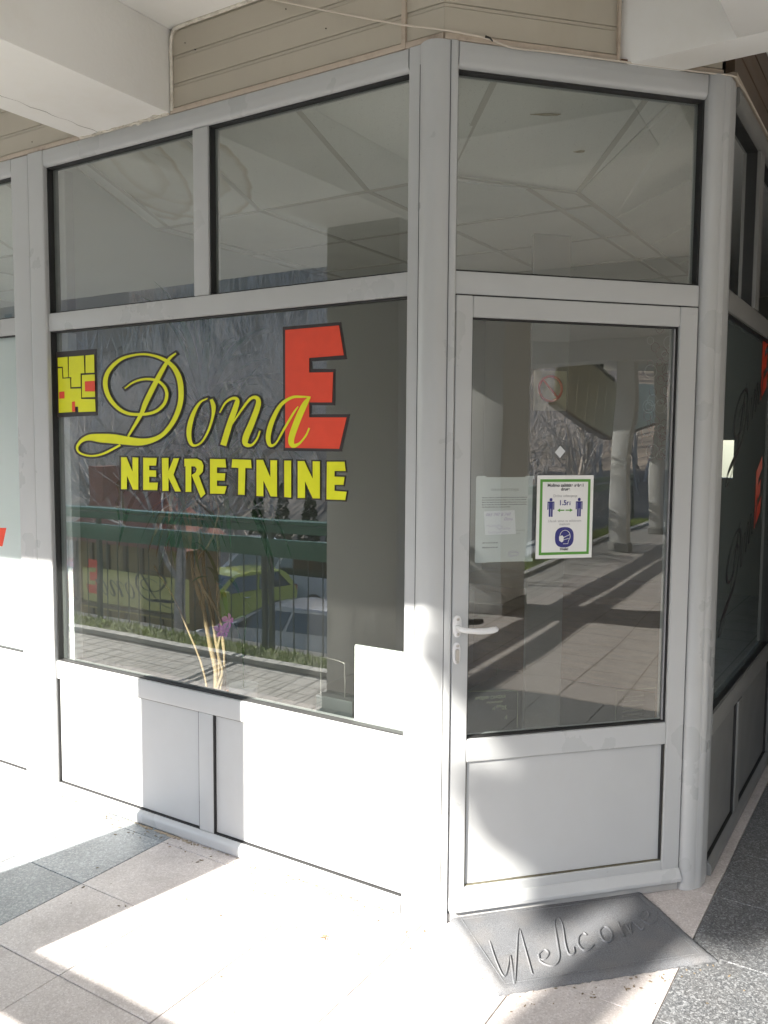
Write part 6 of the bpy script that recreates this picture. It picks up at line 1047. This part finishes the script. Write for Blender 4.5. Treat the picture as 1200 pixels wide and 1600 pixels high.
# cars
def car(name, lbl, kind, paint, x, y, rz):
    t = thing(name, lbl, kind if kind == 'van' else 'car', (x,y,GZ), 'vehicles parked below the walkway'); t.rotation_euler = (0,0,rz)
    if kind == 'van': prof = [(-2.35,.35),(-2.42,.9),(-2.38,1.1),(-2.3,1.82),(-2.1,1.93),(.75,1.93),(1.05,1.86),(1.75,1.12),(2.3,.95),(2.42,.6),(2.38,.32)]; belt = 1.08; roof = 1.93
    elif kind == 'hatch': prof = [(-1.9,.32),(-1.97,.75),(-1.9,.98),(-1.72,1.30),(-1.45,1.45),(-.3,1.49),(.25,1.43),(1.0,.99),(1.75,.83),(1.97,.62),(1.95,.30)]; belt = .94; roof = 1.49
    else: prof = [(-2.2,.32),(-2.27,.72),(-2.2,.95),(-1.65,.99),(-1.0,1.36),(-.55,1.43),(.15,1.42),(.45,1.36),(1.15,.97),(1.95,.82),(2.22,.62),(2.2,.30)]; belt = .93; roof = 1.43
    hw = .88 if kind == 'van' else .84
    def half(z): return hw-(max(0,z-belt)/(roof-belt))*(.14 if kind == 'van' else .21)-(.05 if z < .45 else 0)
    n = len(prof); bm = bmesh.new(); A = [bm.verts.new((px,half(pz),pz)) for px,pz in prof]; B = [bm.verts.new((px,-half(pz),pz)) for px,pz in prof]
    for i in range(n): bm.faces.new((A[i],A[(i+1)%n],B[(i+1)%n],B[i]))
    bm.faces.new(A[::-1]); bm.faces.new(B)
    bmesh.ops.bevel(bm, geom=bm.edges[:], offset=.05, segments=2, affect='EDGES')
    bm_obj('body', bm, M['car_'+paint], t, 45)
    top = [(px,pz) for px,pz in prof if pz > belt-.02]; xr0 = min(p[0] for p in top); 
    ztop = roof-.10
    def xat(z, front):
        for i in range(n-1):
            (xa,za_),(xb,zb_) = prof[i],prof[i+1]
            if min(za_,zb_) <= z <= max(za_,zb_) and za_ != zb_ and ((xa+xb)/2 > 0) == front: return xa+(xb-xa)*(z-za_)/(zb_-za_)
        return 1.0 if front else -1.5
    for s in (-1,1):
        b0_, t0_ = belt+.05, ztop
        xa, xb, xc, xd = xat(b0_,False)+.22, xat(b0_,True)-.16, xat(t0_,True)-.12, xat(t0_,False)+.22
        cuts = [(0,.48),(.52,1)]
        for c0, c1 in cuts:
            lx = lambda u, lo: (xa+(xb-xa)*u) if lo else (xd+(xc-xd)*u)
            P = [(lx(c0,1),b0_),(lx(c1,1),b0_),(lx(c1,0),t0_),(lx(c0,0),t0_)]
            V = [(px,s*(half(pz)+.004),pz) for px,pz in P]+[(px,s*(half(pz)-.03),pz) for px,pz in P]
            mesh_obj('side_window', V, [(0,1,2,3),(7,6,5,4),(0,4,5,1),(1,5,6,2),(2,6,7,3),(3,7,4,0)], M['carglass'], t)
        tube('door_handle', [(-.1,s*(hw+.004),belt-.12),(.1,s*(hw+.004),belt-.12)], .014, M['chrome'], t, 5)
        box('mirror', f0, xb-.12, xb, s*(hw+.08)-.08, s*(hw+.08)+.08, belt+.02, belt+.16, M['car_'+paint], t, bev=.02)
        box('headlight', f0, prof[-2][0]-.14, prof[-2][0]-.015, s*.62-.16, s*.62+.16, .60, .76, M['lamp_white'], t, bev=.02)
        box('tail_lamp', f0, prof[1][0]+.0, prof[1][0]+.10, s*.68-.10, s*.68+.10, .72, .98, M['lamp_red'], t, bev=.02)
        for wx in (prof[0][0]+.75, prof[-1][0]-.78):
            w_ = tube('wheel', [(wx,s*(hw-.20),.31),(wx,s*(hw+.012),.31)], [.31,.31], M['tyre'], t, 20)
            tube('rim', [(wx,s*(hw-.0),.31),(wx,s*(hw+.02),.31)], [.20,.18], M['chrome'], w_, 16)
    for front in (True, False):
        b0_, t0_ = belt+.06, ztop+.02; xa, xb = xat(b0_,front), xat(t0_,front); g_ = .012 if front else -.012
        V = [(xa+g_,-half(b0_)+.10,b0_),(xa+g_,half(b0_)-.10,b0_),(xb+g_,half(t0_)-.08,t0_),(xb+g_,-half(t0_)+.08,t0_)]; V += [(p[0]-g_*3,p[1],p[2]-.01) for p in V]
        mesh_obj('windscreen' if front else 'rear_window', V, [(0,1,2,3),(7,6,5,4),(0,4,5,1),(1,5,6,2),(2,6,7,3),(3,7,4,0)], M['carglass'], t)
    return t
car('parked_car','dark grey hatchback nearest the railing, mirrored in the window','hatch','grey',-10.6,-12.35,R_(172))
car('parked_car','lime yellow hatchback behind the kiosk, mirrored in the window','hatch','lime',-14.75,-14.9,R_(98))
car('parked_van','white van mirrored beside the window column','van','white',-15.2,-18.0,R_(176))
car('parked_car','silver saloon in the second row, mirrored in the window','saloon','silver',-20.6,-22.6,R_(200))
car('parked_car','red hatchback beyond the kiosk, mirrored at the window edge','hatch','red',-19.6,-13.6,R_(95))
car('parked_car','navy saloon farthest in the parking row','saloon','navy',-26,-24.5,R_(180))
car('parked_car','white saloon parked nearest the window column','saloon','white',-6.2,-12.6,R_(176))
car('parked_car','blue roofed saloon mirrored under the door notices','saloon','navy',11.5,-6.2,R_(10))
car('parked_car','silver hatchback mirrored over the green railing in the door','hatch','silver',19.0,-9.0,R_(30))
car('parked_van','white van farther off, mirrored in the door','van','white',27.0,-12.0,R_(30))
# clipped evergreens in a row
for i in range(9):
    h = thing('clipped_cypress', 'x', 'cypress', (-27+i*1.6,-30.5,GZ), 'row of small cypresses behind the parking')
    tag(h, 'one of a row of small dark cypresses behind the parking', 'cypress', 'row of small cypresses behind the parking')
    if i == 0:
        V, Fc = [], []; rnd = random.Random(6)
        for q in range(700):
            z = rnd.uniform(.15,3.0); rr = .55*(1-z/3.1)**.7*math.sqrt(rnd.uniform(.4,1)); a = rnd.uniform(0,6.283); c = Vector((rr*math.cos(a),rr*math.sin(a),z)); u = Vector((rnd.gauss(0,1),rnd.gauss(0,1),rnd.gauss(.6,.6))).normalized()*.13; w = u.orthogonal()*.5; b = len(V)
            V += [tuple(c-u),tuple(c+w),tuple(c+u),tuple(c-w)]; Fc.append((b,b+1,b+2,b+3))
        cme = mesh_obj('crown', V, Fc, M['hedge'], h); tme = tube('trunk', [(0,0,0),(0,0,2.4)], [.06,.02], M['bark'], h, 6)
    else:
        for src in (cme, tme):
            c = src.copy(); COL.objects.link(c); c.parent = h
# apartment blocks on the slope
def block(x, y, w, d, fl, m, lbl, rz=0):
    t = thing('apartment_block', lbl, 'building', (x,y,max(GZ,hillz(x,y))-1)); t.rotation_euler = (0,0,rz); H = fl*3+1
    box('wall', f0, -w/2,w/2,-d/2,d/2,0,H, M[m], t); box('roof', f0, -w/2-.4,w/2+.4,-d/2-.4,d/2+.4,H+.002,H+.4, M['rooftile'] if m == 'brickwall' else M['conc'], t)
    wm = None
    for k in range(fl):
        for i in range(int(w/3)):
            xx = -w/2+1.5+i*3
            if wm is None:
                o = box('window', f0, -.65,.65,-.03,.03,0,1.4, M['winglass'], t); wm = o.data
                box('frame', f0, -.72,.72,-.02,.025,-.07,-.002, M['whitewall2'], o)
            else: o = bpy.data.objects.new('window', wm); COL.objects.link(o); o.parent = t
            o.location = (xx, d/2+.01, 1.9+k*3)
        box('balcony', f0, -w/2+3.2, -w/2+5.6, d/2+.001, d/2+1.1, 1.0+k*3, 1.9+k*3, M[m], t)
block(-88,-112,18,10,5,'whitewall2','white apartment block high on the slope, mirrored in the transom')
block(-96,-70,18,10,5,'brickwall','brownish apartment block farther left on the slope')
block(-26,-86,14,9,4,'brickwall','brownish apartment block behind the wooded slope')
block(48,-30,16,10,5,'brickwall','brownish apartment block far right, mirrored in the door')
# stair enclosure hung under the slab farther along the walkway
se = thing('stair_enclosure', 'olive board-clad stair underside, mirrored in the upper door glass', 'staircase', (11.0,-3.0,0))
def sb(x0, x1, za0, zb0, h, m, name, y0=0, y1=.06):
    V = [(x0,y0,za0),(x1,y0,zb0),(x1,y1,zb0),(x0,y1,za0),(x0,y0,za0+h),(x1,y0,zb0+h),(x1,y1,zb0+h),(x0,y1,za0+h)]
    mesh_obj(name, V, BF, m, se)
M['olive'] = mat('olive_boards', (.60,.56,.42), .6, var=.15, vscale=3)
zt = lambda x: 2.32-.13*x if x < 4 else 1.80+.07*(x-4)
for k in range(12):
    xa, xb = k*.66, k*.66+.64; sb(xa, xb, zt(xa), zt(xb), 1.0, M['olive'], 'cladding_board', 0, .05)
sb(0, 3.95, zt(0)-.06, zt(3.95)-.06, .05, M['wood'], 'edge_trim', -.10, .06); sb(3.96, 7.9, zt(4)-.06, zt(7.9)-.06, .05, M['wood'], 'edge_trim', -.10, .06)
sb(0, 3.95, zt(0)+1.02, zt(3.95)+1.02, .05, M['conc'], 'top_rail', -.02, .07)
for x in (1.4, 3.0): box('hanger', f0, x-.04,x+.04,-.03,.03,zt(x)+1.08,3.15, M['railbar'], se)
# building across the passage on the right
nbk = thing('passage_building', 'rendered shop building across the passage at the far right', 'building', (8.6,4.2,0))
box('wall', f0, -6.3,7,-3.0,3.3,-.005,3.15, M['wall_in'], nbk)
for k in range(3):
    o = box('window', f0, -6.34,-6.30,-2.4+k*1.9,-1.0+k*1.9,.8,2.2, M['winglass'], nbk)
    box('frame', f0, -6.36,-6.341,-2.45+k*1.9,-.95+k*1.9,.74,.80, M['alu'], o)

# end of the passage, with one small bright opening
box_('passage_end_wall', WD, RX+.01, 1.78, 7.4, 7.6, -.005, 3.15, M['wall_in'])
box_('passage_end_wall', WD, 2.08, 2.29, 7.4, 7.6, -.005, 3.15, M['wall_in'])
box_('passage_end_wall', WD, 1.78, 2.08, 7.401, 7.599, -.005, 1.25, M['wall_in'])
box_('passage_end_wall', WD, 1.78, 2.08, 7.401, 7.599, 1.66, 3.15, M['wall_in'])
box_('passage_side_wall', WD, RX+.0, RX+.009, 3.41, 7.4, .0, 3.15, M['wall_in'])

# grit and leaf crumbs on the tiles
bm = bmesh.new(); rnd = random.Random(31)
for i in range(260):
    if i%2: x, y = rnd.uniform(-1.9,.0), -.03-abs(rnd.gauss(0,.05))
    elif i%4 == 0: a, b = rnd.uniform(0,.72), rnd.uniform(.40,.50); x, y, _ = MT(a,b,0)
    else: x, y = rnd.uniform(-1.6,1.0), rnd.uniform(-1.0,.2)
    if y > x*1.05-.02 and x > 0: continue
    r = rnd.uniform(.0012,.0034)
    bmesh.ops.create_icosphere(bm, subdivisions=1, radius=r, matrix=Matrix.Translation((x,y,r*.5))@Matrix.Rotation(rnd.uniform(0,3),4,'Z')@Matrix.Diagonal((rnd.uniform(1,3),1,.5,1)))
gr = stuff(bm_obj('floor_grit', bm, mat('grit', (.22,.17,.11), .95, var=.4, vscale=40))); tag(gr, 'loose grit and leaf crumbs scattered on the tiles', 'grit')
